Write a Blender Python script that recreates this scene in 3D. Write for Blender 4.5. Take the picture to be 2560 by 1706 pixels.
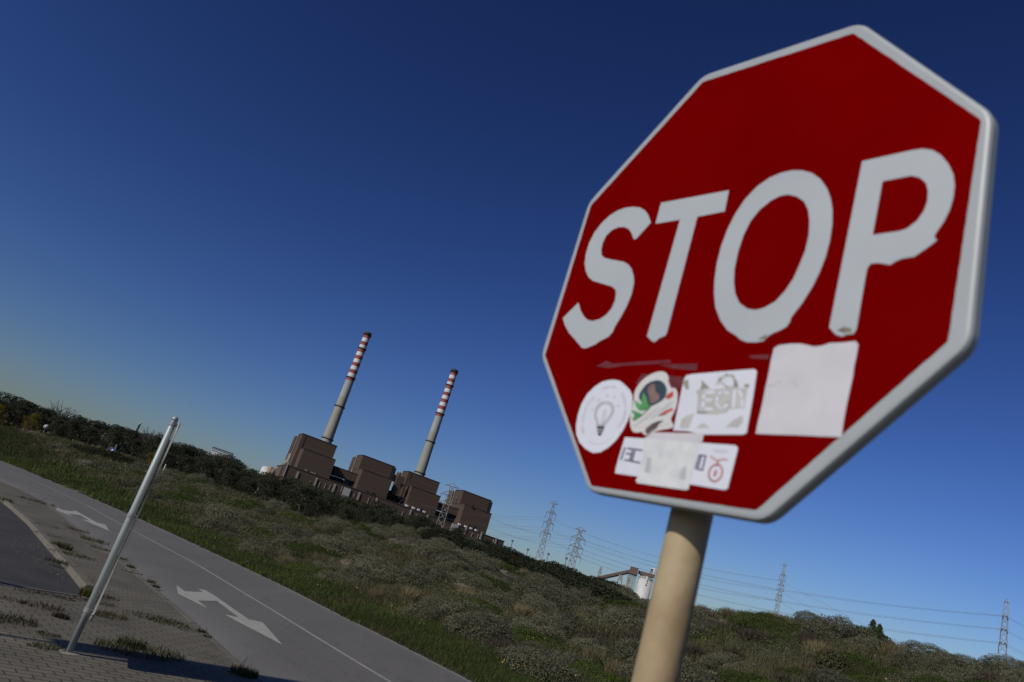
import bpy, math, random
import numpy as np
from mathutils import Vector, Matrix
from mathutils.geometry import tessellate_polygon
R = math.radians
rnd = random.Random(7)
rng = np.random.default_rng(11)
S = bpy.context.scene
for o in list(bpy.data.objects): bpy.data.objects.remove(o)
COL = S.collection

# ---------------------------------------------------------------- camera
HH = 1.65
CAM = np.array([[1,0,0],[0,0,-1],[0,1,0]], float)
def _rx(a): c, s = math.cos(a), math.sin(a); return np.array([[1,0,0],[0,c,-s],[0,s,c]])
def _ry(a): c, s = math.cos(a), math.sin(a); return np.array([[c,0,s],[0,1,0],[-s,0,c]])
def _rz(a): c, s = math.cos(a), math.sin(a); return np.array([[c,-s,0],[s,c,0],[0,0,1]])
PITCH, ROLL = 0.31767672, 0.30855502
CR = _rx(PITCH) @ CAM @ _rz(ROLL)
cd = bpy.data.cameras.new('camera'); cam = bpy.data.objects.new('camera', cd); COL.objects.link(cam)
cam.matrix_world = Matrix.Translation((0,0,HH)) @ Matrix(CR.tolist()).to_4x4()
cd.sensor_width = 36; cd.lens = 1900*36/2560; cd.clip_start = .05; cd.clip_end = 6000
cd.dof.use_dof = True; cd.dof.focus_distance = 90; cd.dof.aperture_fstop = 4.5
S.camera = cam
# ---------------------------------------------------------------- sky, sun, exposure
SUN_AZ, SUN_EL = R(226), R(33)
w = bpy.data.worlds.new('World'); S.world = w; w.use_nodes = True
nt = w.node_tree; bg = nt.nodes['Background']
sk = nt.nodes.new('ShaderNodeTexSky'); sk.sky_type = 'NISHITA'; sk.sun_disc = False
sk.sun_elevation = SUN_EL; sk.sun_rotation = SUN_AZ; sk.altitude = 0; sk.air_density = 1.2; sk.dust_density = .7; sk.ozone_density = 1.5
gm = nt.nodes.new('ShaderNodeGamma'); gm.inputs[1].default_value = 1.75
nt.links.new(sk.outputs[0], gm.inputs[0]); tn = nt.nodes.new('ShaderNodeMixRGB'); tn.blend_type = 'MULTIPLY'; tn.inputs[0].default_value = 1; tn.inputs[2].default_value = (.27,.31,.50,1); nt.links.new(gm.outputs[0], tn.inputs[1]); nt.links.new(tn.outputs[0], bg.inputs[0]); bg.inputs[1].default_value = .05
sd = bpy.data.lights.new('sun', 'SUN'); so = bpy.data.objects.new('sun', sd); COL.objects.link(so)
sd.energy = 4.9; sd.angle = R(.53); sd.color = (1.0, .93, .83)
sv = Vector((math.sin(SUN_AZ)*math.cos(SUN_EL), math.cos(SUN_AZ)*math.cos(SUN_EL), math.sin(SUN_EL)))
so.rotation_euler = sv.to_track_quat('Z', 'Y').to_euler(); so.location = (-30,-40,40)
S.view_settings.view_transform = 'Standard'; S.view_settings.look = 'None'; S.view_settings.gamma = 1
S.view_settings.exposure = -.45

# ---------------------------------------------------------------- surveying helpers: sight lines of the photograph -> places in the world
def ray(x, y): return CR @ np.array([(x-1280)/1900, -(y-853)/1900, -1.])
def gp(x, y, z=0.):
    d = ray(x, y); t = (z-HH)/d[2]; return (float(d[0]*t), float(d[1]*t), z)
def at_dist(x, y, D):
    d = ray(x, y); t = D/math.hypot(d[0], d[1]); return Vector((d[0]*t, d[1]*t, HH+d[2]*t))
def azel(x, y):
    d = ray(x, y); return math.degrees(math.atan2(d[0], d[1])), math.degrees(math.atan2(d[2], math.hypot(d[0], d[1])))
def zm(x0, y0, k): return lambda x, y: (x0+x/k, y0+y/k)
Z1 = zm(0,950,3.677); Z2 = zm(0,1280,3.677); Z3 = zm(640,800,3.677); Z4 = zm(640,1060,3.677); Z5 = zm(1180,1180,3.677); Z6 = zm(1920,1280,3.677)
Z7 = zm(1320,780,2.45); Z9 = zm(1380,480,3.7333); Z10 = zm(1760,350,2.8515); Z22 = zm(1420,920,7.129); Z23 = zm(1680,900,7.84); Z24 = zm(1520,1080,6.92)
Z12 = zm(660,1080,7.84); Z13 = zm(960,1170,7.127); Z14 = zm(1260,1220,7.129); Z15 = zm(1460,1380,9.8); Z16 = zm(500,1110,11.765)
Z17 = zm(0,950,7.353); Z18 = zm(420,1440,7.353); Z19 = zm(120,1240,13.07); Z25 = zm(1900,1380,9.8); Z11 = zm(150,1030,7.127)

# ---------------------------------------------------------------- materials
M = {}
ALB = .68
def mat(name, col, rough=.7, var=.15, scale=4., bump=0., metal=0., col2=None, spec=.5, detail=6, coat=0.):
    col = tuple(c*ALB for c in col); col2 = col2 and tuple(c*ALB for c in col2)
    m = bpy.data.materials.new(name); m.use_nodes = True; t = m.node_tree; b = t.nodes['Principled BSDF']
    b.inputs['Roughness'].default_value = rough; b.inputs['Metallic'].default_value = metal
    b.inputs['Specular IOR Level'].default_value = spec; b.inputs['Coat Weight'].default_value = coat
    tc = t.nodes.new('ShaderNodeTexCoord'); n = t.nodes.new('ShaderNodeTexNoise'); n.inputs['Scale'].default_value = scale; n.inputs['Detail'].default_value = detail
    t.links.new(tc.outputs['Object'], n.inputs['Vector'])
    r = t.nodes.new('ShaderNodeValToRGB'); c2 = col2 or tuple(min(1, c*(1+var)) for c in col)
    r.color_ramp.elements[0].position = .3; r.color_ramp.elements[1].position = .7
    c1 = tuple(c*(1-var) for c in col) if col2 is None else col
    r.color_ramp.elements[0].color = (*c1, 1); r.color_ramp.elements[1].color = (*c2, 1)
    t.links.new(n.outputs['Fac'], r.inputs[0]); t.links.new(r.outputs[0], b.inputs['Base Color'])
    if bump:
        bp = t.nodes.new('ShaderNodeBump'); bp.inputs['Strength'].default_value = bump; bp.inputs['Distance'].default_value = .02
        n2 = t.nodes.new('ShaderNodeTexNoise'); n2.inputs['Scale'].default_value = scale*6; t.links.new(tc.outputs['Object'], n2.inputs['Vector'])
        t.links.new(n2.outputs['Fac'], bp.inputs['Height']); t.links.new(bp.outputs[0], b.inputs['Normal'])
    M[name] = m; return m
def foliage_mat(name, gain=1.):
    m = bpy.data.materials.new(name); m.use_nodes = True; t = m.node_tree; b = t.nodes['Principled BSDF']
    b.inputs['Roughness'].default_value = .75; b.inputs['Specular IOR Level'].default_value = .2
    at = t.nodes.new('ShaderNodeAttribute'); at.attribute_name = 'tint'
    oi = t.nodes.new('ShaderNodeObjectInfo'); mr = t.nodes.new('ShaderNodeMapRange'); mr.inputs[3].default_value = .75*gain; mr.inputs[4].default_value = 1.25*gain
    hs = t.nodes.new('ShaderNodeHueSaturation'); t.links.new(oi.outputs['Random'], mr.inputs[0]); t.links.new(mr.outputs[0], hs.inputs['Value'])
    t.links.new(at.outputs['Color'], hs.inputs['Color']); t.links.new(hs.outputs[0], b.inputs['Base Color'])
    tr = t.nodes.new('ShaderNodeBsdfTranslucent'); t.links.new(hs.outputs[0], tr.inputs[0])
    mx = t.nodes.new('ShaderNodeMixShader'); mx.inputs[0].default_value = .22
    t.links.new(b.outputs[0], mx.inputs[1]); t.links.new(tr.outputs[0], mx.inputs[2]); t.links.new(mx.outputs[0], t.nodes['Material Output'].inputs[0])
    M[name] = m; return m
foliage_mat('leaf')
mat('white_sheet', (.44,.48,.49), .45, .05, 9, spec=.4)
mat('red_sheet', (.195,.0004,.0008), .7, .12, 4, spec=.0)
mat('letter_sheet', (.51,.56,.58), .5, .04, 6, spec=.4)
mat('grime', (.22,.21,.15), .9, .3, 40)
mat('galv_rust', (.27,.17,.075), .65, .0, 4.5, bump=.12, col2=(.56,.47,.29), spec=.3)
mat('paper_lilac', (.70,.70,.73), .6, .05, 20)
mat('paper_white', (.80,.84,.92), .6, .03, 20)
mat('paper_cream', (.74,.75,.73), .6, .05, 30)
mat('residue_paper', (.76,.80,.80), .7, .1, 40)
mat('print_grey', (.36,.37,.38), .7, .1, 30)
mat('print_pale', (.55,.56,.59), .7, .08, 30)
mat('print_black', (.05,.055,.06), .6, .2, 30)
mat('print_navy', (.14,.14,.21), .6, .2, 30)
mat('print_olive', (.33,.33,.27), .8, .25, 60)
mat('print_warm', (.58,.58,.55), .8, .1, 40)
mat('print_green', (.10,.38,.12), .6, .25, 60)
mat('print_red', (.58,.06,.05), .6, .15, 60)
mat('print_pink', (.62,.27,.27), .6, .15, 60)
mat('print_teal', (.03,.055,.085), .6, .3, 60)
mat('print_skin', (.25,.16,.14), .6, .25, 60)
mat('print_brown', (.13,.09,.085), .6, .3, 60)
mat('scuff', (.15,.012,.02), .7, .3, 80)
mat('galv', (.37,.42,.42), .5, .08, 3, metal=.25, spec=.5)
mat('alu_edge', (.36,.37,.34), .5, .08, 5)
mat('clamp', (.40,.41,.40), .45, .12, 20, metal=.5)
mat('brick_cladding', (.088,.056,.037), .8, .12, .12)
mat('cladding_dark', (.05,.04,.036), .8, .12, .2)
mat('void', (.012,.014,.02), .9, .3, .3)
mat('pipe_pale', (.32,.30,.27), .6, .1, 1)
mat('door_grey', (.30,.33,.35), .6, .1, 1)
mat('pale_panel', (.45,.45,.42), .6, .1, 1)
mat('roof_white', (.72,.73,.72), .5, .06, .5)
mat('chimney_red', (.30,.055,.04), .7, .12, .3)
mat('chimney_white', (.72,.72,.70), .7, .05, .3)
mat('chimney_grey', (.36,.38,.37), .8, .06, .1)
mat('chimney_tan', (.33,.33,.27), .8, .06, .1)
mat('chimney_dark', (.04,.04,.042), .8, .2, .5)
mat('steel_pylon', (.30,.30,.27), .6, .1, .5)
mat('steel_dark', (.12,.12,.12), .6, .1, .5)
mat('cable', (.10,.10,.11), .6, .1, .5)
mat('gallery_brown', (.13,.09,.07), .8, .1, .3)
mat('silo_white', (.66,.66,.63), .6, .05, .2)
mat('concrete', (.30,.28,.23), .85, .15, .5)
mat('concrete_light', (.42,.41,.37), .85, .1, .5)
mat('kerb_stone', (.155,.14,.105), .9, .18, 5, bump=.3)
mat('asphalt_dark', (.036,.034,.028), .9, .35, 1.3, bump=.3)
mat('bark', (.08,.065,.05), .9, .3, 6)
mat('trail', (.20,.19,.165), .9, .15, 1)
mat('stone_pale', (.40,.38,.33), .9, .2, 3)
mat('flower_yellow', (.75,.68,.08), .7, .1, 30)
mat('flower_magenta', (.45,.03,.20), .7, .1, 30)
mat('litter', (.7,.7,.72), .7, .1, 30)
mat('sign_blue', (.02,.04,.16), .5, .1, 5)
mat('lamp_globe', (.42,.42,.40), .4, .05, 5)
mat('ochre_wall', (.40,.27,.17), .8, .1, 1)
mat('window_dark', (.04,.045,.05), .3, .2, 1)

def clad(nm):
    t = M[nm].node_tree; n = [q for q in t.nodes if q.type == 'TEX_NOISE'][0]; tc = [q for q in t.nodes if q.type == 'TEX_COORD'][0]
    mp = t.nodes.new('ShaderNodeMapping'); mp.inputs['Scale'].default_value = (.5,.5,9); n.inputs['Scale'].default_value = .09; n.inputs['Detail'].default_value = 8
    t.links.new(tc.outputs['Object'], mp.inputs[0]); t.links.new(mp.outputs[0], n.inputs['Vector'])
clad('brick_cladding'); clad('gallery_brown')
def paving_mat():
    m = bpy.data.materials.new('paving'); m.use_nodes = True; t = m.node_tree; b = t.nodes['Principled BSDF']; b.inputs['Roughness'].default_value = .9
    tc = t.nodes.new('ShaderNodeTexCoord'); mp = t.nodes.new('ShaderNodeMapping'); mp.inputs['Rotation'].default_value = (0,0,R(-40))
    t.links.new(tc.outputs['Object'], mp.inputs[0])
    nd = t.nodes.new('ShaderNodeTexNoise'); nd.inputs['Scale'].default_value = 9; t.links.new(tc.outputs['Object'], nd.inputs['Vector'])
    mx = t.nodes.new('ShaderNodeMixRGB'); mx.blend_type = 'LINEAR_LIGHT'; mx.inputs[0].default_value = .012; t.links.new(mp.outputs[0], mx.inputs[1]); t.links.new(nd.outputs['Color'], mx.inputs[2])
    br = t.nodes.new('ShaderNodeTexBrick'); br.inputs['Scale'].default_value = 1; br.inputs['Brick Width'].default_value = .22; br.inputs['Row Height'].default_value = .115
    br.inputs['Mortar Size'].default_value = .010; br.inputs['Mortar Smooth'].default_value = .3
    br.inputs['Color1'].default_value = (0.105,0.0945,0.0658,1); br.inputs['Color2'].default_value = (0.1274,0.1141,0.0798,1); br.inputs['Mortar'].default_value = (0.0315,0.0273,0.0168,1)
    t.links.new(mx.outputs[0], br.inputs[0])
    n = t.nodes.new('ShaderNodeTexNoise'); n.inputs['Scale'].default_value = .9; n.inputs['Detail'].default_value = 8; t.links.new(tc.outputs['Object'], n.inputs['Vector'])
    r = t.nodes.new('ShaderNodeValToRGB'); r.color_ramp.elements[0].position = .35; r.color_ramp.elements[0].color = (.72,.71,.68,1); r.color_ramp.elements[1].position = .65; r.color_ramp.elements[1].color = (1.1,1.1,1.08,1)
    t.links.new(n.outputs['Fac'], r.inputs[0]); ml = t.nodes.new('ShaderNodeMixRGB'); ml.blend_type = 'MULTIPLY'; ml.inputs[0].default_value = 1
    t.links.new(br.outputs[0], ml.inputs[1]); t.links.new(r.outputs[0], ml.inputs[2])
    n3 = t.nodes.new('ShaderNodeTexNoise'); n3.inputs['Scale'].default_value = 60; n3.inputs['Detail'].default_value = 4; t.links.new(tc.outputs['Object'], n3.inputs['Vector'])
    r3 = t.nodes.new('ShaderNodeValToRGB'); r3.color_ramp.elements[0].position = .3; r3.color_ramp.elements[0].color = (.7,.7,.7,1); r3.color_ramp.elements[1].position = .7; r3.color_ramp.elements[1].color = (1.2,1.2,1.2,1)
    t.links.new(n3.outputs['Fac'], r3.inputs[0]); m3 = t.nodes.new('ShaderNodeMixRGB'); m3.blend_type = 'MULTIPLY'; m3.inputs[0].default_value = 1
    t.links.new(ml.outputs[0], m3.inputs[1]); t.links.new(r3.outputs[0], m3.inputs[2]); t.links.new(m3.outputs[0], b.inputs['Base Color'])
    bp = t.nodes.new('ShaderNodeBump'); bp.inputs['Strength'].default_value = .5; bp.inputs['Distance'].default_value = .01; bp.invert = True
    t.links.new(br.outputs['Fac'], bp.inputs['Height']); t.links.new(bp.outputs[0], b.inputs['Normal']); M['paving'] = m
paving_mat()
def road_mat():
    m = bpy.data.materials.new('road_asphalt'); m.use_nodes = True; t = m.node_tree; b = t.nodes['Principled BSDF']; b.inputs['Roughness'].default_value = .85
    tc = t.nodes.new('ShaderNodeTexCoord')
    n = t.nodes.new('ShaderNodeTexNoise'); n.inputs['Scale'].default_value = .35; n.inputs['Detail'].default_value = 5
    mp = t.nodes.new('ShaderNodeMapping'); mp.inputs['Rotation'].default_value = (0,0,R(-34)); mp.inputs['Scale'].default_value = (2.2,.25,1)
    t.links.new(tc.outputs['Object'], mp.inputs[0]); t.links.new(mp.outputs[0], n.inputs['Vector'])
    r = t.nodes.new('ShaderNodeValToRGB'); r.color_ramp.elements[0].position = .3; r.color_ramp.elements[0].color = (0.0952,0.0896,0.0756,1); r.color_ramp.elements[1].position = .7; r.color_ramp.elements[1].color = (0.1204,0.1141,0.0987,1)
    t.links.new(n.outputs['Fac'], r.inputs[0])
    n2 = t.nodes.new('ShaderNodeTexNoise'); n2.inputs['Scale'].default_value = 45; n2.inputs['Detail'].default_value = 5; t.links.new(tc.outputs['Object'], n2.inputs['Vector'])
    r2 = t.nodes.new('ShaderNodeValToRGB'); r2.color_ramp.elements[0].position = .35; r2.color_ramp.elements[0].color = (.72,.72,.72,1); r2.color_ramp.elements[1].position = .65; r2.color_ramp.elements[1].color = (1.25,1.25,1.25,1)
    t.links.new(n2.outputs['Fac'], r2.inputs[0]); ml = t.nodes.new('ShaderNodeMixRGB'); ml.blend_type = 'MULTIPLY'; ml.inputs[0].default_value = 1
    t.links.new(r.outputs[0], ml.inputs[1]); t.links.new(r2.outputs[0], ml.inputs[2])
    vo = t.nodes.new('ShaderNodeTexVoronoi'); vo.feature = 'DISTANCE_TO_EDGE'; vo.inputs['Scale'].default_value = .28; nw = t.nodes.new('ShaderNodeTexNoise'); nw.inputs['Scale'].default_value = 1.6; nw.inputs['Detail'].default_value = 6
    mw = t.nodes.new('ShaderNodeMixRGB'); mw.blend_type = 'LINEAR_LIGHT'; mw.inputs[0].default_value = .55; t.links.new(tc.outputs['Object'], nw.inputs['Vector']); t.links.new(tc.outputs['Object'], mw.inputs[1]); t.links.new(nw.outputs['Color'], mw.inputs[2]); t.links.new(mw.outputs[0], vo.inputs['Vector'])
    rc = t.nodes.new('ShaderNodeValToRGB'); rc.color_ramp.elements[0].position = 0; rc.color_ramp.elements[0].color = (.55,.55,.55,1); rc.color_ramp.elements[1].position = .007; rc.color_ramp.elements[1].color = (1,1,1,1); t.links.new(vo.outputs['Distance'], rc.inputs[0])
    mc = t.nodes.new('ShaderNodeMixRGB'); mc.blend_type = 'MULTIPLY'; mc.inputs[0].default_value = .6; t.links.new(ml.outputs[0], mc.inputs[1]); t.links.new(rc.outputs[0], mc.inputs[2]); ml = mc
    # dusty margins worn pale: attribute 'edge' runs 1 at the kerb to 0 inside
    at = t.nodes.new('ShaderNodeAttribute'); at.attribute_name = 'edge'
    mx = t.nodes.new('ShaderNodeMixRGB'); mx.inputs[2].default_value = (0.1645,0.1596,0.1365,1); t.links.new(at.outputs['Fac'], mx.inputs[0]); t.links.new(ml.outputs[0], mx.inputs[1])
    t.links.new(mx.outputs[0], b.inputs['Base Color'])
    bp = t.nodes.new('ShaderNodeBump'); bp.inputs['Strength'].default_value = .35; bp.inputs['Distance'].default_value = .01
    t.links.new(n2.outputs['Fac'], bp.inputs['Height']); t.links.new(bp.outputs[0], b.inputs['Normal']); M['road_asphalt'] = m
road_mat()
def paint_mat():
    m = mat('road_paint', (.44,.435,.37), .8, .12, 6)
    return m
paint_mat()
mat('line_paint', (.36,.35,.30), .8, .15, 5)
def terrain_mat():
    m = bpy.data.materials.new('dune_soil'); m.use_nodes = True; t = m.node_tree; b = t.nodes['Principled BSDF']; b.inputs['Roughness'].default_value = .95; b.inputs['Specular IOR Level'].default_value = .1
    tc = t.nodes.new('ShaderNodeTexCoord'); n = t.nodes.new('ShaderNodeTexNoise'); n.inputs['Scale'].default_value = .22; n.inputs['Detail'].default_value = 10; n.inputs['Roughness'].default_value = .7
    t.links.new(tc.outputs['Object'], n.inputs['Vector']); r = t.nodes.new('ShaderNodeValToRGB'); e = r.color_ramp.elements
    e[0].position = .35; e[0].color = (0.0288,0.03024,0.01584,1); e[1].position = .52; e[1].color = (0.0468,0.0432,0.0252,1)
    x = r.color_ramp.elements.new(.60); x.color = (0.0936,0.0828,0.054,1); x = r.color_ramp.elements.new(.70); x.color = (0.1944,0.1692,0.1296,1)
    t.links.new(n.outputs['Fac'], r.inputs[0])
    n2 = t.nodes.new('ShaderNodeTexNoise'); n2.inputs['Scale'].default_value = 9; n2.inputs['Detail'].default_value = 6; t.links.new(tc.outputs['Object'], n2.inputs['Vector'])
    r2 = t.nodes.new('ShaderNodeValToRGB'); r2.color_ramp.elements[0].position = .3; r2.color_ramp.elements[0].color = (.5,.5,.5,1); r2.color_ramp.elements[1].position = .7; r2.color_ramp.elements[1].color = (1.2,1.2,1.2,1)
    t.links.new(n2.outputs['Fac'], r2.inputs[0]); ml = t.nodes.new('ShaderNodeMixRGB'); ml.blend_type = 'MULTIPLY'; ml.inputs[0].default_value = 1
    sa = t.nodes.new('ShaderNodeAttribute'); sa.attribute_name = 'sand'; sm = t.nodes.new('ShaderNodeMixRGB'); sm.inputs[2].default_value = (0.216,0.1908,0.1548,1); t.links.new(sa.outputs['Fac'], sm.inputs[0]); t.links.new(r.outputs[0], sm.inputs[1])
    t.links.new(sm.outputs[0], ml.inputs[1]); t.links.new(r2.outputs[0], ml.inputs[2]); t.links.new(ml.outputs[0], b.inputs['Base Color'])
    bp = t.nodes.new('ShaderNodeBump'); bp.inputs['Strength'].default_value = .8; bp.inputs['Distance'].default_value = .15; t.links.new(n2.outputs['Fac'], bp.inputs['Height']); t.links.new(bp.outputs[0], b.inputs['Normal'])
    M['dune_soil'] = m
terrain_mat()

# ---------------------------------------------------------------- mesh builder
class MB:
    def __init__(s): s.v = []; s.f = []; s.m = []
    def add(s, vs, fs, mi=0):
        b = len(s.v); s.v += [tuple(map(float, v)) for v in vs]; s.f += [tuple(i+b for i in f) for f in fs]; s.m += [mi]*len(fs); return s
    def hexa(s, p, mi=0):   # p: 8 corners, bottom 4 ccw, top 4 ccw
        return s.add(p, [(3,2,1,0),(4,5,6,7),(0,1,5,4),(1,2,6,5),(2,3,7,6),(3,0,4,7)], mi)
    def box(s, x0, x1, y0, y1, z0, z1, mi=0, fr=None):
        p = [(x0,y0,z0),(x1,y0,z0),(x1,y1,z0),(x0,y1,z0),(x0,y0,z1),(x1,y0,z1),(x1,y1,z1),(x0,y1,z1)]
        if fr: p = [fr(*q) for q in p]
        return s.hexa(p, mi)
    def bar(s, a, b, r, mi=0, n=4):
        a = Vector(a); b = Vector(b); d = (b-a)
        if d.length < 1e-6: return s
        d.normalize(); u = d.orthogonal().normalized(); w_ = d.cross(u); vs = []
        for q in (a, b):
            for i in range(n):
                t = 2*math.pi*(i+.5)/n; vs.append(q+(u*math.cos(t)+w_*math.sin(t))*r)
        fs = [(i, (i+1) % n, n+(i+1) % n, n+i) for i in range(n)] + [tuple(range(n-1, -1, -1)), tuple(range(n, 2*n))]
        return s.add(vs, fs, mi)
    def path(s, pts, r, mi=0, n=4):
        pts = [Vector(p) for p in pts]; vs = []; up = Vector((0,0,1))
        for k, p in enumerate(pts):
            d = (pts[min(k+1, len(pts)-1)]-pts[max(k-1, 0)]).normalized(); u = d.cross(up)
            if u.length < 1e-3: u = d.orthogonal()
            u.normalize(); w_ = u.cross(d)
            rr = r[k] if isinstance(r, (list, tuple)) else r
            for i in range(n):
                t = 2*math.pi*(i+.5)/n; vs.append(p+(u*math.cos(t)+w_*math.sin(t))*rr)
        fs = []
        for k in range(len(pts)-1):
            for i in range(n): fs.append((k*n+i, k*n+(i+1) % n, (k+1)*n+(i+1) % n, (k+1)*n+i))
        fs += [tuple(range(n-1, -1, -1)), tuple((len(pts)-1)*n+i for i in range(n))]
        return s.add(vs, fs, mi)
    def lathe(s, c, prof, n=32, mis=None, cap=True):    # prof: (r, z) from bottom to top
        vs = []
        for r, z in prof:
            for i in range(n): t = 2*math.pi*i/n; vs.append((c[0]+r*math.cos(t), c[1]+r*math.sin(t), c[2]+z))
        b = len(s.v); s.v += vs
        for k in range(len(prof)-1):
            for i in range(n):
                s.f.append((b+k*n+i, b+k*n+(i+1) % n, b+(k+1)*n+(i+1) % n, b+(k+1)*n+i)); s.m.append(mis[k] if mis else 0)
        if cap:
            s.f.append(tuple(b+i for i in range(n-1, -1, -1))); s.m.append(mis[0] if mis else 0)
            s.f.append(tuple(b+(len(prof)-1)*n+i for i in range(n))); s.m.append(mis[-1] if mis else 0)
        return s
    def poly(s, outer, holes, place, y0, y1, mi=0):      # flat outline given a thickness; place(x, y, z)
        loops = [outer]+list(holes); flat = [p for l in loops for p in l]
        tris = tessellate_polygon([[Vector((p[0], p[1], 0)) for p in l] for l in loops])
        n = len(flat); b = len(s.v)
        s.v += [tuple(place(p[0], y0, p[1])) for p in flat]+[tuple(place(p[0], y1, p[1])) for p in flat]
        for t in tris: s.f.append(tuple(b+n+i for i in t)); s.m.append(mi)
        k = 0
        for l in loops:
            L = len(l)
            for i in range(L): s.f.append((b+k+i, b+k+(i+1) % L, b+n+k+(i+1) % L, b+n+k+i)); s.m.append(mi)
            k += L
        return s
def mesh_obj(name, mb, mats, smooth=False, off=(0,0,0)):
    me = bpy.data.meshes.new(name); me.from_pydata([(v[0]-off[0], v[1]-off[1], v[2]-off[2]) for v in mb.v], [], mb.f)
    for m in (mats if isinstance(mats, (list, tuple)) else [mats]): me.materials.append(M[m])
    me.polygons.foreach_set('material_index', mb.m)
    if smooth: me.polygons.foreach_set('use_smooth', [True]*len(mb.f))
    me.update(); o = bpy.data.objects.new(name, me); COL.objects.link(o); return o
def tag(o, label=None, cat=None, group=None, kind=None):
    if label: o['label'] = label
    if cat: o['category'] = cat
    if group: o['group'] = group
    if kind: o['kind'] = kind
    return o
class Thing:
    def __init__(s, name, label, cat, loc, group=None):
        s.loc = tuple(loc); s.o = bpy.data.objects.new(name, None); s.o.location = s.loc; s.o.empty_display_size = .2; COL.objects.link(s.o); tag(s.o, label, cat, group)
    def part(s, name, mb, mats, parent=None, smooth=False, label=None):
        o = mesh_obj(name, mb, mats, smooth, s.loc); o.parent = parent or s.o
        if label: o['label'] = label
        return o
def solo(name, mb, mats, label, cat, group=None, loc=(0,0,0), smooth=False):
    o = mesh_obj(name, mb, mats, smooth, loc); o.location = loc; return tag(o, label, cat, group)
def struct(name, mb, mats, smooth=False): return tag(mesh_obj(name, mb, mats, smooth), kind='structure')
def copy_tree(o, parent=None):
    c = o.copy(); COL.objects.link(c)
    if parent: c.parent = parent
    for ch in list(o.children): copy_tree(ch, c)
    return c

# ---------------------------------------------------------------- foliage: thousands of small faces with their own tints
def fmesh(name, V, Cc, mat_='leaf', smooth=False):
    """V (N,k,3) faces with k corners, Cc (N,3)"""
    N, k = V.shape[:2]; me = bpy.data.meshes.new(name)
    me.vertices.add(N*k); me.vertices.foreach_set('co', V.reshape(-1).astype(np.float32))
    me.loops.add(N*k); me.loops.foreach_set('vertex_index', np.arange(N*k, dtype=np.int32))
    me.polygons.add(N); me.polygons.foreach_set('loop_start', np.arange(0, N*k, k, dtype=np.int32)); me.polygons.foreach_set('loop_total', np.full(N, k, np.int32))
    at = me.attributes.new('tint', 'FLOAT_COLOR', 'POINT')
    c = np.ones((N, k, 4), np.float32); c[:, :, :3] = Cc[:, None, :]*.74; at.data.foreach_set('color', c.reshape(-1))
    me.materials.append(M[mat_]); me.update(calc_edges=True); return me
def fobj(name, V, Cc, parent=None, mat_='leaf'):
    o = bpy.data.objects.new(name, fmesh(name, V, Cc, mat_)); COL.objects.link(o)
    if parent: o.parent = parent
    return o
def unit(v): return v/np.maximum(np.linalg.norm(v, axis=-1, keepdims=True), 1e-9)
def leafquads(P, size, normal=None, nj=1., aspect=.6):
    n = len(P); d = rng.normal(size=(n,3))
    if normal is not None: d = normal+d*nj
    d = unit(d); a = unit(np.cross(d, rng.normal(size=(n,3)))); b = np.cross(d, a)
    s = (np.asarray(size)*rng.uniform(.6, 1.4, n))[:, None]; a = a*s; b = b*s*aspect
    return np.stack([P-a*.5, P-b*.5, P+a*.5, P+b*.5], 1)
def blades(P, h, lean, width, up=None):
    """triangular blades from points P"""
    n = len(P); th = rng.uniform(0, 2*np.pi, n); L = np.asarray(h)*rng.uniform(.55, 1.2, n)
    ln = rng.normal(size=n)*lean
    tip = P+np.stack([np.cos(th)*np.sin(ln)*L, np.sin(th)*np.sin(ln)*L, np.cos(ln)*L], 1)
    ph = rng.uniform(0, np.pi, n); wv = np.stack([np.cos(ph), np.sin(ph), 0*ph], 1)*(np.asarray(width)*rng.uniform(.6, 1.3, n))[:, None]
    mid = P*.5+tip*.5+np.stack([0*th, 0*th, .08*L], 1)
    return np.stack([P-wv*.5, P+wv*.5, mid+wv*.35, tip, mid-wv*.35], 1)
def tint(n, col, var=.25, huev=.1):
    c = np.array(col)[None]*(1+rng.uniform(-var, var, (n,1)))*(1+rng.uniform(-huev, huev, (n,3))); return np.clip(c, .002, 1)
def dome_pts(n, r, h, lumps=7, lump=.25, rr=None, th0=.72):
    g = rr or rng; u = g.uniform(0, 1, n); th = g.uniform(0, 2*np.pi, n); ph = np.arccos(1-u)  # hemisphere
    d = np.stack([np.sin(ph)*np.cos(th), np.sin(ph)*np.sin(th), np.cos(ph)], 1)
    c = unit(g.normal(size=(lumps,3))*[1,1,.6]); c[:,2] = abs(c[:,2])
    k = np.max(np.clip((d@c.T-th0)/(1-th0), 0, 1)**.6, axis=1)*lump+1-lump*.6
    return d*np.array([r,r,h])*k[:,None], d

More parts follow.
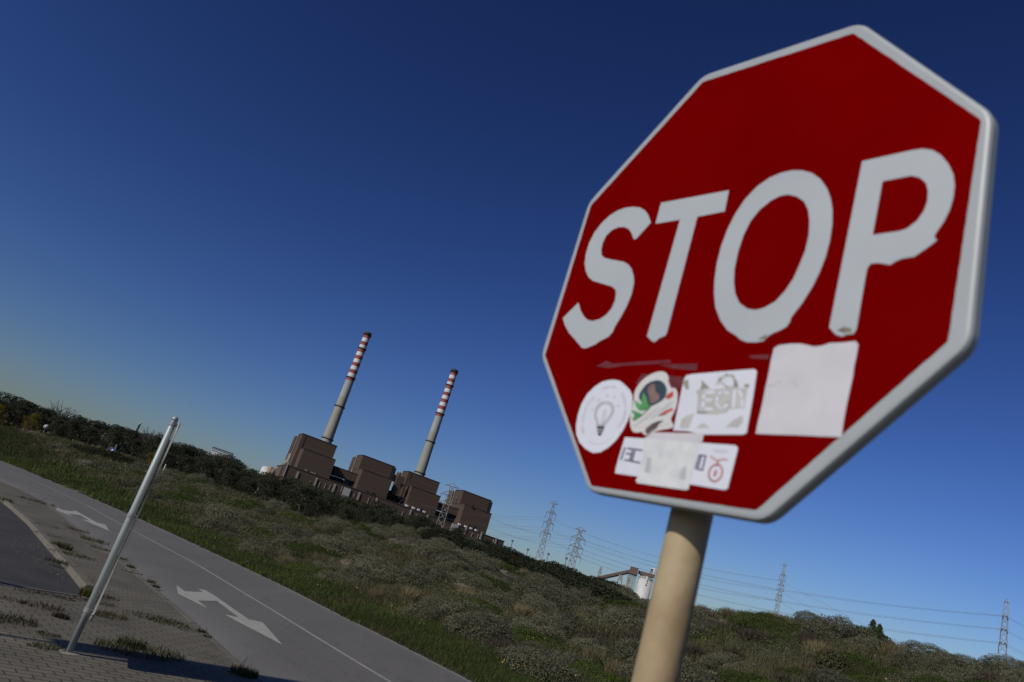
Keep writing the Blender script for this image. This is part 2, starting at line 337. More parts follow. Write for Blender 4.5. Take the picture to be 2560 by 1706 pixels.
# ---------------------------------------------------------------- ground shape
def interp(x, t): return float(np.interp(x, [a for a, _ in t], [b for _, b in t]))
RIGHT = [gp(*p)[:2] for p in [(0,1150),(60,1172),(119.7,1197.5),(225.8,1242),(345,1294),(525,1376),(640,1430),(700,1458),(876,1547),(995,1604),(1193,1706)]]
LEFT = [gp(*p)[:2] for p in [(0,1203),(49,1222),(90,1243),(136,1273.6),(275,1380.6),(345,1436),(420,1497),(507,1570.6),(587,1644)]]
MID = [gp(*p)[:2] for p in [(0,1167),(50,1187),(108.8,1211),(217.6,1262.8),(307.4,1311.7),(490,1407),(640,1497.6),(700,1533),(820,1607),(986,1706)]]
def ext(L, n0, n1):      # carry a line of the road on beyond both ends of what is seen
    L = [np.array(p) for p in L]; a = L[0]-L[1]; a /= np.linalg.norm(a); b = L[-1]-L[-3]; b /= np.linalg.norm(b)
    pre = []; p = L[0].copy(); d = a.copy()
    for i in range(6):
        ang = R(5); d = np.array([d[0]*math.cos(ang)-d[1]*math.sin(ang), d[0]*math.sin(ang)+d[1]*math.cos(ang)]); p = p+d*n0/6; pre.append(p)
    return [tuple(q) for q in pre[::-1]]+[tuple(q) for q in L]+[tuple(L[-1]+b*n1*k/3) for k in (1,2,3)]
RIGHT = ext(RIGHT, 70, 30); LEFT = ext(LEFT, 60, 27); MID = ext(MID, 65, 28)
DE = sorted([(math.degrees(math.atan2(x, y)), math.hypot(x, y)) for x, y in RIGHT if y > -1 or x > 0])
CREL = [(-60,.9),(-45,1.0),(-30,1.03),(-24.5,1.35),(-17,1.36),(-13.5,1.3),(-10.5,1.15),(-6.7,1.6),(-3,2.4),(.5,2.95),(5.2,2.35),(9.3,2.3),(13,2.3),(15.5,2.45),(17.5,3.0),(22.7,4.1),(25.5,4.4),(29.7,4.5),(34,4.6),(37.3,5.0),(45,5.4),(60,5.4)]
CRD = [(-60,150),(-45,135),(-30,125),(-17,108),(-10,92),(-3,76),(.5,71),(5,72),(9,68),(13,58),(22,43),(30,35),(37,31),(45,28),(60,26)]
def smooth(t): t = min(max(t, 0), 1); return t*t*(3-2*t)
_ph = rng.uniform(0, 6.28, 12); _dr = [(math.cos(a), math.sin(a)) for a in rng.uniform(0, 6.28, 12)]
def bumps(x, y):
    return sum(math.sin((x*_dr[i][0]+y*_dr[i][1])*(.35+.22*i)+_ph[i])/(1+i*.8) for i in range(8))*.11
def gz(x, y):
    D = math.hypot(x, y); az = math.degrees(math.atan2(x, y))
    if abs(az) > 120 or D < 2: return -.07
    de = interp(az, DE); dc = max(interp(az, CRD), de+12); zc = HH+dc*math.tan(R(interp(az, CREL)))
    fade = 1-smooth((az-50)/45) if az > 0 else 1-smooth((-az-45)/60)
    if D <= de: return -.07
    if D <= dc:
        t = (D-de)/(dc-de); z = zc*(.62*t+.38*smooth(t)); z += bumps(x, y)*min(1, t*5)*min(1, (1-t)*8+.15)*(dc/70)
    else:
        t = (D-dc)/70; z = zc-(zc+2.5)*smooth(t)+.0
    return -.07+(z+.07)*fade if D <= dc+70 else -.07*fade*0-2.5*fade-.07
def terrain():
    rs = [0.5,3,6,8,10]+list(np.linspace(11, 60, 70))+list(np.linspace(61, 150, 60))+list(np.linspace(155, 260, 22))+[300,400,600,900,1500,2500,4500]
    azs = np.concatenate([np.arange(-180,-62,6.), np.arange(-60,62,.75), np.arange(66,180,6.)]); V = []; n = len(azs); F = []
    for r_ in rs:
        for a in azs:
            x = r_*math.sin(R(a)); y = r_*math.cos(R(a)); V.append((x, y, gz(x, y)))
    for i in range(len(rs)-1):
        for j in range(n):
            k = (j+1) % n; F.append((i*n+j, (i+1)*n+j, (i+1)*n+k, i*n+k))
    mb = MB(); mb.v = V; mb.f = F+[tuple(range(n))]; mb.m = [0]*len(mb.f)
    return struct('ground', mb, 'dune_soil', True)
terrain()

# ---------------------------------------------------------------- road, markings, paving, kerbs
def resample(L, n):
    L = [np.array(p) for p in L]; s = np.cumsum([0]+[np.linalg.norm(L[i+1]-L[i]) for i in range(len(L)-1)]); q = np.linspace(0, s[-1], n)
    return [(float(np.interp(t, s, [p[0] for p in L])), float(np.interp(t, s, [p[1] for p in L]))) for t in q]
def ribbon_between(A, B, cols, z):
    V = []; F = []; k = len(cols)
    for a, b in zip(A, B):
        for c in cols: V.append((a[0]+(b[0]-a[0])*c, a[1]+(b[1]-a[1])*c, z))
    for i in range(len(A)-1):
        for j in range(k-1): F.append((i*k+j, i*k+j+1, (i+1)*k+j+1, (i+1)*k+j))
    mb = MB(); mb.v = V; mb.f = F; mb.m = [0]*len(F); return mb
N = 90; LA = resample(LEFT, N); RA = resample(RIGHT, N); cols = [0,.03,.07,.13,.2,.5,.88,.93,.965,1]
road = struct('road', ribbon_between(LA, RA, cols, -.03), 'road_asphalt')
ea = road.data.attributes.new('edge', 'FLOAT', 'POINT'); ev = [.95,.8,.5,.22,0,0,.0,.2,.35,.45]
ea.data.foreach_set('value', [ev[i % len(cols)]*(.75+.25*math.sin(i*.37)) for i in range(N*len(cols))])
def offset_line(L, d):
    out = []
    for i, p in enumerate(L):
        a = np.array(L[max(i-1, 0)]); b = np.array(L[min(i+1, len(L)-1)]); t = (b-a)/np.linalg.norm(b-a); out.append((p[0]-t[1]*d, p[1]+t[0]*d))
    return out
ML = resample(MID, N)
struct('centre_line', ribbon_between(offset_line(ML, -.055), offset_line(ML, .055), [0,1], -.026), 'line_paint')
# worn pale line along the far side
RE = offset_line(RA, -.12); RE2 = offset_line(RA, -.2)
struct('edge_line', ribbon_between(RE, RE2, [0,1], -.026), 'line_paint')
def arrow(pts):
    mb = MB(); z = -.026
    P = [gp(*p, -.026)[:2] for p in pts]
    return struct('lane_arrow', mb.poly(P, [], lambda x, y, q: (x, q, y), -.0295, z, 0), 'road_paint')
arrow([Z18(*p) for p in [(160,175),(310,283),(655,300),(568,237),(690,262),(880,378),(1480,797),(1740,855),(2088,1248),(1200,742+45),(1065,715),(1320,765),(905,462),(550,455),(708,580),(188,318)]])
arrow([Z19(*p) for p in [(305,378),(450,455),(850,515),(810,475),(935,498),(1100,595),(1600,870),(1880,945),(2000,1135),(1500,930),(1140,772),(1380,818),(1060,630),(650,580),(790,670),(270,450)]])
LP_ = resample(LEFT, N)
# paving: everything on the near side of the road, with the dark side road beyond the kerb
KA = [gp(*Z2(740,745), -.1)[:2], gp(*Z2(560,515), -.1)[:2], gp(*Z2(400,330), -.1)[:2], gp(*Z2(240,130), -.1)[:2], gp(*Z1(95,1210), -.1)[:2], gp(*Z1(10,1140), -.1)[:2]]
d_ = np.array(KA[-1])-np.array(KA[-2]); d_ /= np.linalg.norm(d_); KA += [tuple(np.array(KA[-1])+d_*k) for k in (8, 20)]
FL0 = gp(*Z2(735,782))[:2]; FL1 = gp(*Z2(0,672))[:2]; fd = np.array(FL1)-np.array(FL0); fd /= np.linalg.norm(fd)
FL = [FL0, FL1, tuple(np.array(FL1)+fd*3+np.array((-1.2,0))), (-14,2.0), (-40,0)]
KT = offset_line(KA, -.16) if True else None
mb = MB(); outer = [(x, y) for x, y in LP_ if y > -22][::1]
pav = outer + [(6,-24), (-60,-24), (-60,0)] + FL[::-1] + KT
mb.poly(pav, [], lambda x, y, q: (x, q, y), -.06, 0.0)
struct('pavement', mb, 'paving')
mb = MB(); mb.poly([p for p in KA]+[(-60,30),(-60,0)]+FL[::-1], [], lambda x, y, q: (x, q, y), -.065, -.06); struct('side_road', mb, 'asphalt_dark')
def kerb(L, wd, z0, z1, seg, side=1):
    mb = MB(); L = [np.array(p) for p in L]; s = np.cumsum([0]+[np.linalg.norm(L[i+1]-L[i]) for i in range(len(L)-1)])
    def P(t): return np.array([np.interp(t, s, [p[0] for p in L]), np.interp(t, s, [p[1] for p in L])])
    t = 0
    while t < s[-1]-.05:
        e = min(t+seg-.012, s[-1]); a, b = P(t), P(e); d = (b-a)/max(np.linalg.norm(b-a), 1e-6); n = np.array([-d[1], d[0]])*side; j = rnd.uniform(-.006, .006)
        q = [a+n*0, b+n*0, b+n*wd, a+n*wd]; 
        top = [a+n*.025*0+n*.03, b+n*.03, b+n*wd, a+n*wd]
        if side < 0: q = q[::-1]; top = top[::-1]
        mb.hexa([(p[0], p[1], z0) for p in q]+[(p[0], p[1], z1+j) for p in top]); t += seg
    return mb
struct('kerb', kerb(KA, .16, -.09, .035, 1.0, -1), 'kerb_stone')
struct('road_kerb', kerb([p for p in offset_line(LP_, .0) if p[1] > -20 and p[1] < 60], .11, -.05, .006, 1.0, -1), 'kerb_stone')
struct('flush_kerb', kerb(FL[:4], .09, -.07, .006, 1.0, -1), 'kerb_stone')
# trail along the foot of the trees, dashed where grass hides it
def drape(pts, wd, up):
    mb = MB(); Q = []
    for az, D in pts: x, y = D*math.sin(R(az)), D*math.cos(R(az)); Q.append((x, y))
    Q = resample(Q, 60); A = offset_line(Q, wd/2); B = offset_line(Q, -wd/2)
    for a, b in zip(A, B): mb.v += [(a[0], a[1], gz(*a)+up), (b[0], b[1], gz(*b)+up)]
    for i in range(59): mb.f.append((2*i, 2*i+1, 2*i+3, 2*i+2)); mb.m.append(0)
    return mb
struct('trail', drape([(azel(*Z17(x, y))[0], interp(azel(*Z17(x, y))[0], CRD)*.955) for x, y in [(-200,710),(0,762),(300,840),(600,925),(900,1003),(1400,1142),(1650,1205),(1960,1315)]], 1.6, .05), 'trail')

# ================================================================ the stop sign
SYAW, ST1, ST2 = -0.99250788, 0.06735602, 0.06448175
SR = _rz(SYAW) @ _ry(ST1) @ _rx(ST2); ST = np.array([.3416737, 1.34015311, .72858034])*.91
SN = SR @ np.array([0,-1,0.])
def sp(x, y):
    d = ray(x, y); t = (ST@SN)/(d@SN); q = SR.T@(d*t-ST); return (float(q[0]), float(q[2]))
def splace(x, y, z): p = SR@np.array([x, y, z])+ST; return (p[0], p[1], p[2]+HH)
PX, PY = .378*1.03, 1.278*1.03; PR = .0362
sign = Thing('stop_sign', 'octagonal red STOP sign covered in stickers on a rusty round post, close up', 'road sign', (PX, PY, 0))
mb = MB(); mb.lathe((PX, PY, 0), [(PR,-.06),(PR,.5),(PR,1.2),(PR,2.62),(PR*.8,2.64)], 40)
# lean the post a touch with the plate
sign.part('post', mb, 'galv_rust', smooth=True)
OUT = [sp(*p) for p in [(1757,187),(2151.6,54.3),(2482,282),(2426,860),(1908,1306),(1469,1229),(1350.6,890),(1470,506)]]
RED = [sp(*p) for p in [(1757.5,205.5),(2134,84),(2453,300),(2370,854),(1891,1276),(1479,1215),(1363,889),(1478,514)]]
def rounded(P, r, n=5):
    out = []; L = len(P)
    for i in range(L):
        a, b, c = (np.array(P[(i+k) % L]) for k in (-1,0,1)); u = (a-b)/np.linalg.norm(a-b); v = (c-b)/np.linalg.norm(c-b)
        p0, p2 = b+u*r, b+v*r
        for k in range(n+1): t = k/n; out.append(tuple((1-t)**2*p0+2*t*(1-t)*b+t*t*p2))
    return out
def rim_plate():
    mb = MB(); base = rounded(OUT, .02); n = len(base)
    def ring(sc, y): return [splace(x*sc, y, z*sc) for x, z in base]
    rings = [ring(.985,.0), ring(.9945,.0012), ring(1.0,.006), ring(1.0,.022), ring(.996,.026), ring(.965,.026), ring(.965,.006)]
    for r_ in rings: mb.v += r_
    for k in range(len(rings)-1):
        for i in range(n): mb.f.append((k*n+i, k*n+(i+1) % n, (k+1)*n+(i+1) % n, (k+1)*n+i)); mb.m.append(0)
    mb.f.append(tuple(range(n-1,-1,-1))); mb.m.append(0); k = len(rings)-1; mb.f.append(tuple(k*n+i for i in range(n))); mb.m.append(0); return mb
sign.part('plate', rim_plate(), 'white_sheet', label='white bordered octagonal plate with a folded rim')
def jag(P, amp, step=.012, seed=3):
    g = random.Random(seed); out = []
    for i in range(len(P)):
        a = np.array(P[i]); b = np.array(P[(i+1) % len(P)]); L = np.linalg.norm(b-a); k = max(1, int(L/step))
        for j in range(k): q = a+(b-a)*j/k; out.append((q[0]+g.uniform(-amp, amp), q[1]+g.uniform(-amp, amp)))
    return out
mb = MB(); mb.poly(jag(rounded(RED, .004, 2), .0004), [], splace, 0, -.0006); red = sign.part('red_field', mb, 'red_sheet')
def spoly(P, Z, y0, y1, mb=None, holes=(), mi=0):
    mb = mb or MB(); return mb.poly([sp(*Z(*p)) for p in P], [[sp(*Z(*p)) for p in h] for h in holes], splace, y0, y1, mi)
def smoothloop(P, it=1, sharp=()):
    for _ in range(it):
        out = []; L = len(P)
        for i in range(L):
            a = P[i]; b = P[(i+1) % L]; out += [(a[0]*.75+b[0]*.25, a[1]*.75+b[1]*.25), (a[0]*.25+b[0]*.75, a[1]*.25+b[1]*.75)]
        P = out
    return P
letter_S = [(925,290),(905,225),(870,175),(820,148),(760,142),(690,150),(620,175),(540,225),(470,290),(400,380),(350,480),(320,580),(308,670),(318,740),(345,800),(385,832),(470,858),(560,885),(595,912),(602,950),(590,1020),(560,1090),(510,1150),(450,1190),(380,1208),(335,1198),(300,1165),(270,1110),(250,1035),(105,1180),(120,1240),(160,1315),(230,1395),(285,1460),(320,1462),(410,1425),(440,1400),(530,1355),(570,1310),(590,1260),(640,1180),(700,1070),(745,960),(768,850),(765,790),(745,720),(715,680),(670,655),(560,635),(490,618),(465,590),(462,540),(475,480),(510,410),(560,360),(620,333),(680,330),(720,350),(745,385),(765,445),(790,440)]
letter_T = [(1020,105),(1655,-12),(1615,185),(1360,235),(1075,1320),(1060,1345),(1000,1370),(980,1392),(960,1405),(935,1395),(890,1350),(1198,262),(970,300)]
letter_O = [(700,220),(770,238),(830,280),(880,350),(905,420),(918,500),(917,600),(900,720),(868,840),(825,950),(770,1060),(700,1170),(625,1265),(615,1300),(590,1335),(540,1362),(500,1378),(460,1400),(430,1435),(380,1445),(310,1445),(260,1425),(235,1400),(170,1360),(120,1290),(85,1200),(75,1100),(78,1000),(95,880),(125,760),(170,640),(225,530),(295,425),(380,335),(470,272),(550,238),(630,220)]
hole_O = [(600,392),(660,405),(715,440),(745,500),(755,580),(750,680),(725,790),(685,890),(640,990),(580,1080),(510,1155),(430,1200),(370,1215),(310,1205),(255,1165),(225,1100),(215,1020),(220,920),(245,800),(285,680),(335,580),(400,500),(480,435),(545,402)]
letter_P = [(1130,155),(1480,78),(1560,66),(1630,75),(1690,110),(1745,175),(1780,250),(1790,330),(1780,410),(1755,500),(1710,590),(1650,675),(1645,700),(1665,715),(1630,745),(1590,775),(1500,835),(1410,850),(1370,868),(1330,893),(1240,880),(1190,885),(1165,920),(1150,1000),(1090,1350),(1070,1385),(1020,1390),(985,1405),(940,1390),(895,1340),(996,830),(1062,500)]
hole_P = [(1275,298),(1480,258),(1540,272),(1585,310),(1600,370),(1595,440),(1570,510),(1520,580),(1450,635),(1400,652),(1205,680)]
for nm, P, h, Z in (('S', letter_S, (), Z9), ('T', letter_T, (), Z9), ('O', letter_O, (hole_O,), Z10), ('P', letter_P, (hole_P,), Z10)):
    Lt = sign.part('letter', spoly(P, Z, -.0006, -.0011, holes=h), 'letter_sheet', label='pale letter '+nm+' with a ragged lower end')
    if nm == 'P':
        sign.part('grime', spoly([(950,1360),(1000,1335),(1050,1345),(1060,1370),(1000,1380)], Z, -.0011, -.00125), 'grime', parent=Lt)
    if nm == 'O':
        sign.part('grime', spoly([(380,1425),(430,1400),(455,1385),(440,1425)], Z, -.0011, -.00125), 'grime', parent=Lt)
# rubbed marks where older stickers came off
for P in ([(420,335),(480,300),(520,318),(870,296),(880,312),(600,330),(500,345)], [(800,325),(1040,318),(1035,360),(900,350)], [(1350,270),(1480,262),(1470,290),(1370,285)], [(660,440),(700,380),(960,400),(940,470)]): sign.part('scuff', spoly(P, Z7, -.0006, -.00068), 'scuff')
def stroke(mb, P, wd, Z, y0, y1, mi=0):
    for a, b in zip(P[:-1], P[1:]):
        a = np.array(a, float); b = np.array(b, float); d = b-a; L = np.linalg.norm(d)
        if L < 1e-6: continue
        d /= L; n = np.array([-d[1], d[0]])*wd/2; a = a-d*wd*.3; b = b+d*wd*.3
        spoly([tuple(a+n), tuple(b+n), tuple(b-n), tuple(a-n)], Z, y0, y1, mb, mi=mi)
    return mb
F0, F1, F2, F3, F4 = -.0006, -.0012, -.0014, -.0016, -.0018
# 1 round light bulb sticker
st = sign.part('sticker', spoly([(820,215),(930,235),(1000,290),(1110,400),(1155,500),(1155,640),(1125,800),(1070,950),(980,1130),(860,1300),(720,1430),(580,1510),(450,1520),(320,1450),(210,1330),(155,1180),(150,1020),(185,830),(250,640),(350,470),(480,340),(620,250),(730,222)], Z22, F0, F1), 'paper_white', label='round white sticker with a drawn light bulb ringed by small print')
mb = MB(); spoly([(700,595),(790,620),(840,700),(835,800),(790,880),(730,960),(665,1045),(510,1040),(500,960),(475,900),(470,820),(490,730),(540,650),(610,605)], Z22, F1, F2, mb, holes=([(700,650),(750,680),(780,740),(770,800),(720,880),(650,960),(600,1020),(560,1000),(545,920),(520,850),(530,780),(570,710),(630,660)],))
stroke(mb, [(590,1030),(625,880),(650,760),(690,770),(660,900),(630,1030)], 16, Z22, F1, F2)
for x, y in [(450,745),(560,575),(715,500),(840,525),(900,680)]: stroke(mb, [(x-16,y+14),(x+10,y-12)], 22, Z22, F1, F2)
sign.part('bulb_drawing', mb, 'print_pale', parent=st)
mb = MB(); spoly([(520,1045),(665,1040),(645,1100),(530,1100)], Z22, F1, F2, mb); spoly([(525,1115),(645,1112),(630,1145),(530,1145)], Z22, F1, F2, mb); spoly([(530,1158),(625,1158),(590,1215),(550,1212)], Z22, F1, F2, mb)
sign.part('bulb_cap', mb, 'print_black', parent=st)
mb = MB()
def arc_marks(P, n, wd, ln):
    s = np.linspace(0, 1, n); k = np.linspace(0, 1, len(P)); X = np.interp(s, k, [p[0] for p in P]); Y = np.interp(s, k, [p[1] for p in P])
    for i in range(1, n):
        if rnd.random() < .12: continue
        dx, dy = X[i]-X[i-1], Y[i]-Y[i-1]; L = math.hypot(dx, dy); nx, ny = -dy/L, dx/L; h = ln*rnd.uniform(.7, 1.1)
        stroke(mb, [(X[i]-nx*h, Y[i]-ny*h), (X[i]+nx*h, Y[i]+ny*h)], wd, Z22, F1, F2)
arc_marks([(290,1190),(262,1080),(268,930),(310,780),(380,620),(475,520)], 24, 13, 20)
arc_marks([(600,392),(680,352),(760,338),(860,350)], 13, 13, 20); arc_marks([(960,440),(1010,560),(1040,700),(1020,840),(980,960),(900,1060)], 26, 13, 20); arc_marks([(370,1310),(450,1350),(540,1368),(650,1340),(740,1290),(810,1235)], 20, 9, 12)
sign.part('small_print', mb, 'print_pale', parent=st)
# 2 cut-out sticker with a dark oval picture, a green leaf and ribbons
st = sign.part('sticker', spoly(smoothloop([(1640,60),(1750,85),(1805,170),(1790,240),(1850,380),(1900,350),(1960,420),(1955,640),(1900,800),(1830,920),(1890,1030),(1870,1080),(1600,1120),(1420,1210),(1350,1190),(1330,1140),(1200,1165),(1140,1120),(1110,980),(1120,800),(1180,600),(1190,420),(1300,250),(1450,130)]), Z22, F0, F1), 'paper_cream', label='cut out sticker with a dark oval picture, green leaf and red ribbon')
sign.part('oval_picture', spoly(smoothloop([(1600,215),(1700,250),(1760,340),(1775,430),(1730,560),(1560,665),(1440,700),(1290,600),(1265,500),(1330,380),(1430,270)]), Z22, F1, F2), 'print_teal', parent=st)
mb = MB(); spoly(smoothloop([(1440,330),(1540,270),(1570,350),(1560,440),(1640,470),(1640,560),(1540,640),(1450,640),(1470,520),(1430,430)]), Z22, F2, F3, mb); sign.part('figure_print', mb, 'print_skin', parent=st)
mb = MB(); spoly([(1350,440),(1410,540),(1430,640),(1480,700),(1400,760),(1280,770),(1215,690),(1195,570),(1260,620),(1310,660),(1320,560)], Z22, F2, F3, mb); spoly([(1125,770),(1180,760),(1330,830),(1300,880),(1190,950),(1150,920),(1200,850)], Z22, F2, F3, mb); sign.part('leaf_print', mb, 'print_green', parent=st)
mb = MB(); spoly([(1740,540),(1780,480),(1890,415),(1885,510),(1810,560)], Z22, F2, F3, mb); spoly([(1640,840),(1740,770),(1870,715),(1880,755),(1760,820),(1680,855)], Z22, F1, F3, mb); sign.part('ribbon_print', mb, 'print_red', parent=st)
mb = MB(); spoly([(1400,1080),(1500,1000),(1620,950),(1720,940),(1620,1020),(1600,1070),(1430,1190),(1380,1150)], Z22, F1, F2, mb); stroke(mb, [(1200,940),(1340,840),(1480,700)], 14, Z22, F2, F3); stroke(mb, [(1620,860),(1750,830)], 16, Z22, F1, F3); sign.part('dark_print', mb, 'print_brown', parent=st)
mb = MB(); stroke(mb, [(1180,1050),(1400,900),(1640,700)], 24, Z22, F1, F2); stroke(mb, [(1500,900),(1700,740),(1860,620)], 30, Z22, F1, F2); stroke(mb, [(1640,1050),(1800,1000)], 14, Z22, F1, F2); sign.part('grey_lettering', mb, 'print_pale', parent=st)
# 3 square weathered sticker
st = sign.part('sticker', spoly([(290,310),(400,285),(900,240),(1620,185),(1655,205),(1670,250),(1600,720),(1470,1440),(1400,1470),(620,1470),(300,1400),(30,1390),(50,1300),(215,500),(240,390)], Z23, F0, F1), 'paper_white', label='square white sticker with worn ghost letters ECI')
mb = MB(); spoly([(480,600),(1180,560),(1480,560),(1480,600),(1430,960),(1150,960),(1080,1040),(870,1080),(560,1050),(490,1020),(520,760)], Z23, F1, F2, mb)
spoly([(300,1100),(450,1050),(340,1350),(160,1340),(200,1160)], Z23, F1, F2, mb); spoly([(480,1345),(560,1265),(650,1245),(750,1340)], Z23, F1, F2, mb); spoly([(1060,1325),(1220,1180),(1395,1085),(1395,1230),(1300,1335)], Z23, F1, F2, mb)
stroke(mb, [(900,480),(950,380),(1080,300),(1200,320),(1280,480)], 60, Z23, F1, F2); stroke(mb, [(960,420),(1080,540),(1230,540)], 40, Z23, F1, F2)
sign.part('worn_print', mb, 'print_warm', parent=st)
mb = MB(); stroke(mb, [(820,640),(640,650),(610,960),(790,975)], 58, Z23, F2, F3); stroke(mb, [(625,800),(780,790)], 52, Z23, F2, F3); stroke(mb, [(1110,660),(1000,620),(910,700),(880,830),(920,940),(1010,960),(1090,890)], 54, Z23, F2, F3); stroke(mb, [(1240,610),(1210,930)], 60, Z23, F2, F3); stroke(mb, [(1330,610),(1390,760),(1380,930)], 50, Z23, F2, F3)
sign.part('ghost_lettering', mb, 'paper_white', parent=st)
for P in ([(590,400),(650,460),(750,555),(560,590),(590,500)], [(1220,370),(1290,430),(1315,545),(1220,540)], [(1410,485),(1530,485),(1500,560),(1440,540)], [(215,420),(330,390),(340,560),(300,600),(240,500)], [(500,1010),(700,1030),(680,1060),(500,1060)]): sign.part('dirt', spoly(P, Z23, F1, F3), 'print_olive', parent=st)
# 4 blank sticker
st = sign.part('sticker', spoly(jag([(1510,225),(1540,205),(1680,195),(1720,208),(1750,215),(1800,210),(1850,195),(2010,180),(2025,205),(1990,400),(1955,560),(1920,772),(1650,758),(1395,745),(1440,540),(1470,400)], 3, 60), Z7, F0, F1), 'paper_lilac', label='large blank off-white sticker with torn top edge')
mb = MB(); stroke(mb, [(1475,455),(1520,448)], 7, Z7, F1, F2); stroke(mb, [(1530,432),(1550,430)], 9, Z7, F1, F2); stroke(mb, [(1640,410),(1625,440),(1660,460)], 6, Z7, F1, F2); sign.part('faded_marks', mb, 'print_pale', parent=st)
# 5 long strip with a paper patch across it
st = sign.part('sticker', spoly([(300,95),(2200,235),(2250,265),(2250,320),(2080,985),(2020,1010),(1300,890),(130,720),(140,640),(200,420)], Z24, F0, F1), 'paper_white', label='long white sticker with dark capitals and a red crest, half covered by a torn patch')
mb = MB(); 
for q in ([(300,280),(235,480)], [(345,290),(440,300),(385,505),(300,490)], [(405,390),(330,380)], [(600,325),(480,305),(420,515),(560,540)]): stroke(mb, q, 30, Z24, F1, F2)
sign.part('capitals', mb, 'print_navy', parent=st); mb = MB()
for q in ([(1590,400),(1520,640)], [(1625,410),(1560,650),(1640,665),(1700,420),(1625,410)]): stroke(mb, q, 30, Z24, F1, F2)
sign.part('capitals', mb, 'print_navy', parent=st)
mb = MB(); cc = [(1870+115*math.cos(t)-22*math.sin(t), 715+148*math.sin(t)) for t in np.linspace(0, 2*math.pi, 17)]; stroke(mb, cc, 34, Z24, F1, F2); stroke(mb, [(1850,760),(1880,680)], 50, Z24, F1, F2); stroke(mb, [(1780,430),(1850,480),(1920,500),(2000,480),(2070,490)], 26, Z24, F1, F2); stroke(mb, [(1910,510),(1890,590)], 40, Z24, F1, F2)
sign.part('crest', mb, 'print_pink', parent=st)
mb = MB(); stroke(mb, [(1850,330),(2080,345)], 50, Z24, F1, F2); sign.part('faint_heading', mb, 'paper_lilac', parent=st)
st2 = sign.part('sticker_patch', spoly([(640,110),(1560,195),(1590,230),(1400,1000),(1330,1012),(510,890),(490,840),(560,740),(620,420)], Z24, F2, F3), 'residue_paper', label='torn translucent paper patch stuck across the long sticker')
for P in ([(690,440),(760,450),(740,720),(640,700),(670,560)], [(1280,640),(1370,600),(1350,840),(1240,820)]): sign.part('stain', spoly(P, Z24, F3, F4), 'print_pale', parent=st2)
sign.part('sticker_patch', spoly([(800,15),(1670,30),(1640,180),(1560,195),(640,112)], Z24, F2, F3), 'paper_lilac', label='lilac paper remnant above the patch')
# bracket behind the plate
for zz in (-.22, .2):
    mb = MB(); mb.box(-.09,.09,.026,.034,zz-.02,zz+.02,0, splace)
    c = SR@np.array([0,.03,zz])+ST
    mb.lathe((PX, PY, HH+c[2]-.018), [(PR+.002,0),(PR+.006,.001),(PR+.006,.036),(PR+.002,.037)], 32, cap=False)
    sign.part('clamp', mb, 'clamp')

# ================================================================ sign panels on posts
sdv = -np.array([math.sin(SUN_AZ), math.cos(SUN_AZ)])
def totem(name, label, base, h, ph0, ph1, wd, facing, off, group=None):
    """tall plate clamped to a round post; facing = azimuth of the plate's width"""
    t = Thing(name, label, 'sign post', (*base, 0), group); x, y = base; r_ = .031
    mb = MB(); mb.lathe((x, y, 0), [(r_,-.05),(r_,1),(r_,h-.04),(r_,h-.02)], 28); t.part('post', mb, 'galv', smooth=True)
    mb = MB(); mb.lathe((x, y, h-.02), [(r_*1.08,-.015),(r_*1.08,.004),(r_*.9,.018),(r_*.55,.03),(.004,.035)], 24); t.part('cap', mb, 'galv', smooth=True)
    mb = MB(); mb.lathe((x, y, 0), [(r_+.001,ph0-.02),(r_+.003,ph0-.018),(r_+.003,h-.1),(r_+.001,h-.098)], 28); t.part('sleeve', mb, 'galv', smooth=True)
    ux, uy = math.sin(facing), math.cos(facing); nx, ny = uy, -ux
    def fr(a, b, c): return (x+ux*a+nx*b, y+uy*a+ny*b, c)
    mb = MB(); pr = rounded([(-wd/2,ph0),(wd/2,ph0),(wd/2,ph1),(-wd/2,ph1)], .07, 5)
    mb.poly(pr, [], lambda a, b, c: fr(a, b, c), off, off+.003); mb.v = mb.v
    n = len(pr)
    t.part('panel', mb, 'alu_edge')
    mb = MB()      # folded rim round the plate
    ring = [fr(a*1.0, off-.006, (c-(ph0+ph1)/2)*1.0+(ph0+ph1)/2) for a, c in pr]; mb.path(ring+[ring[0], ring[1]], .0125, n=8); t.part('rim', mb, 'alu_edge', smooth=True)
    for zc in (h-.07, (h*.56), ph0+.04):
        mb = MB(); mb.lathe((x, y, zc-.02), [(r_+.003,0),(r_+.009,0),(r_+.009,.04),(r_+.003,.04)], 24, cap=False)
        mb.box(-.03,.03,r_*.5,off,zc-.016,zc+.016,0,fr); cl = t.part('clamp', mb, 'clamp')
        mb = MB(); mb.box(-.045,-.035,r_*.3,r_*.3+.028,zc-.006,zc+.006,0,fr); mb.box(-.036,-.03,r_*.6,off,zc-.01,zc+.012,0,fr); t.part('bolt', mb, 'steel_dark', parent=cl)
    mb = MB(); mb.lathe((x, y, 0), [(.11,-.02),(.1,.003),(.04,.008)], 20); t.part('footing', mb, 'concrete')
    return t
pb = gp(*Z2(632,1293))[:2]
totem('sign_post', 'galvanized round post with a tall narrow sign plate seen edge-on, on the brick pavement', pb, 2.40, .36, 2.33, .64, R(-21.2), .062)
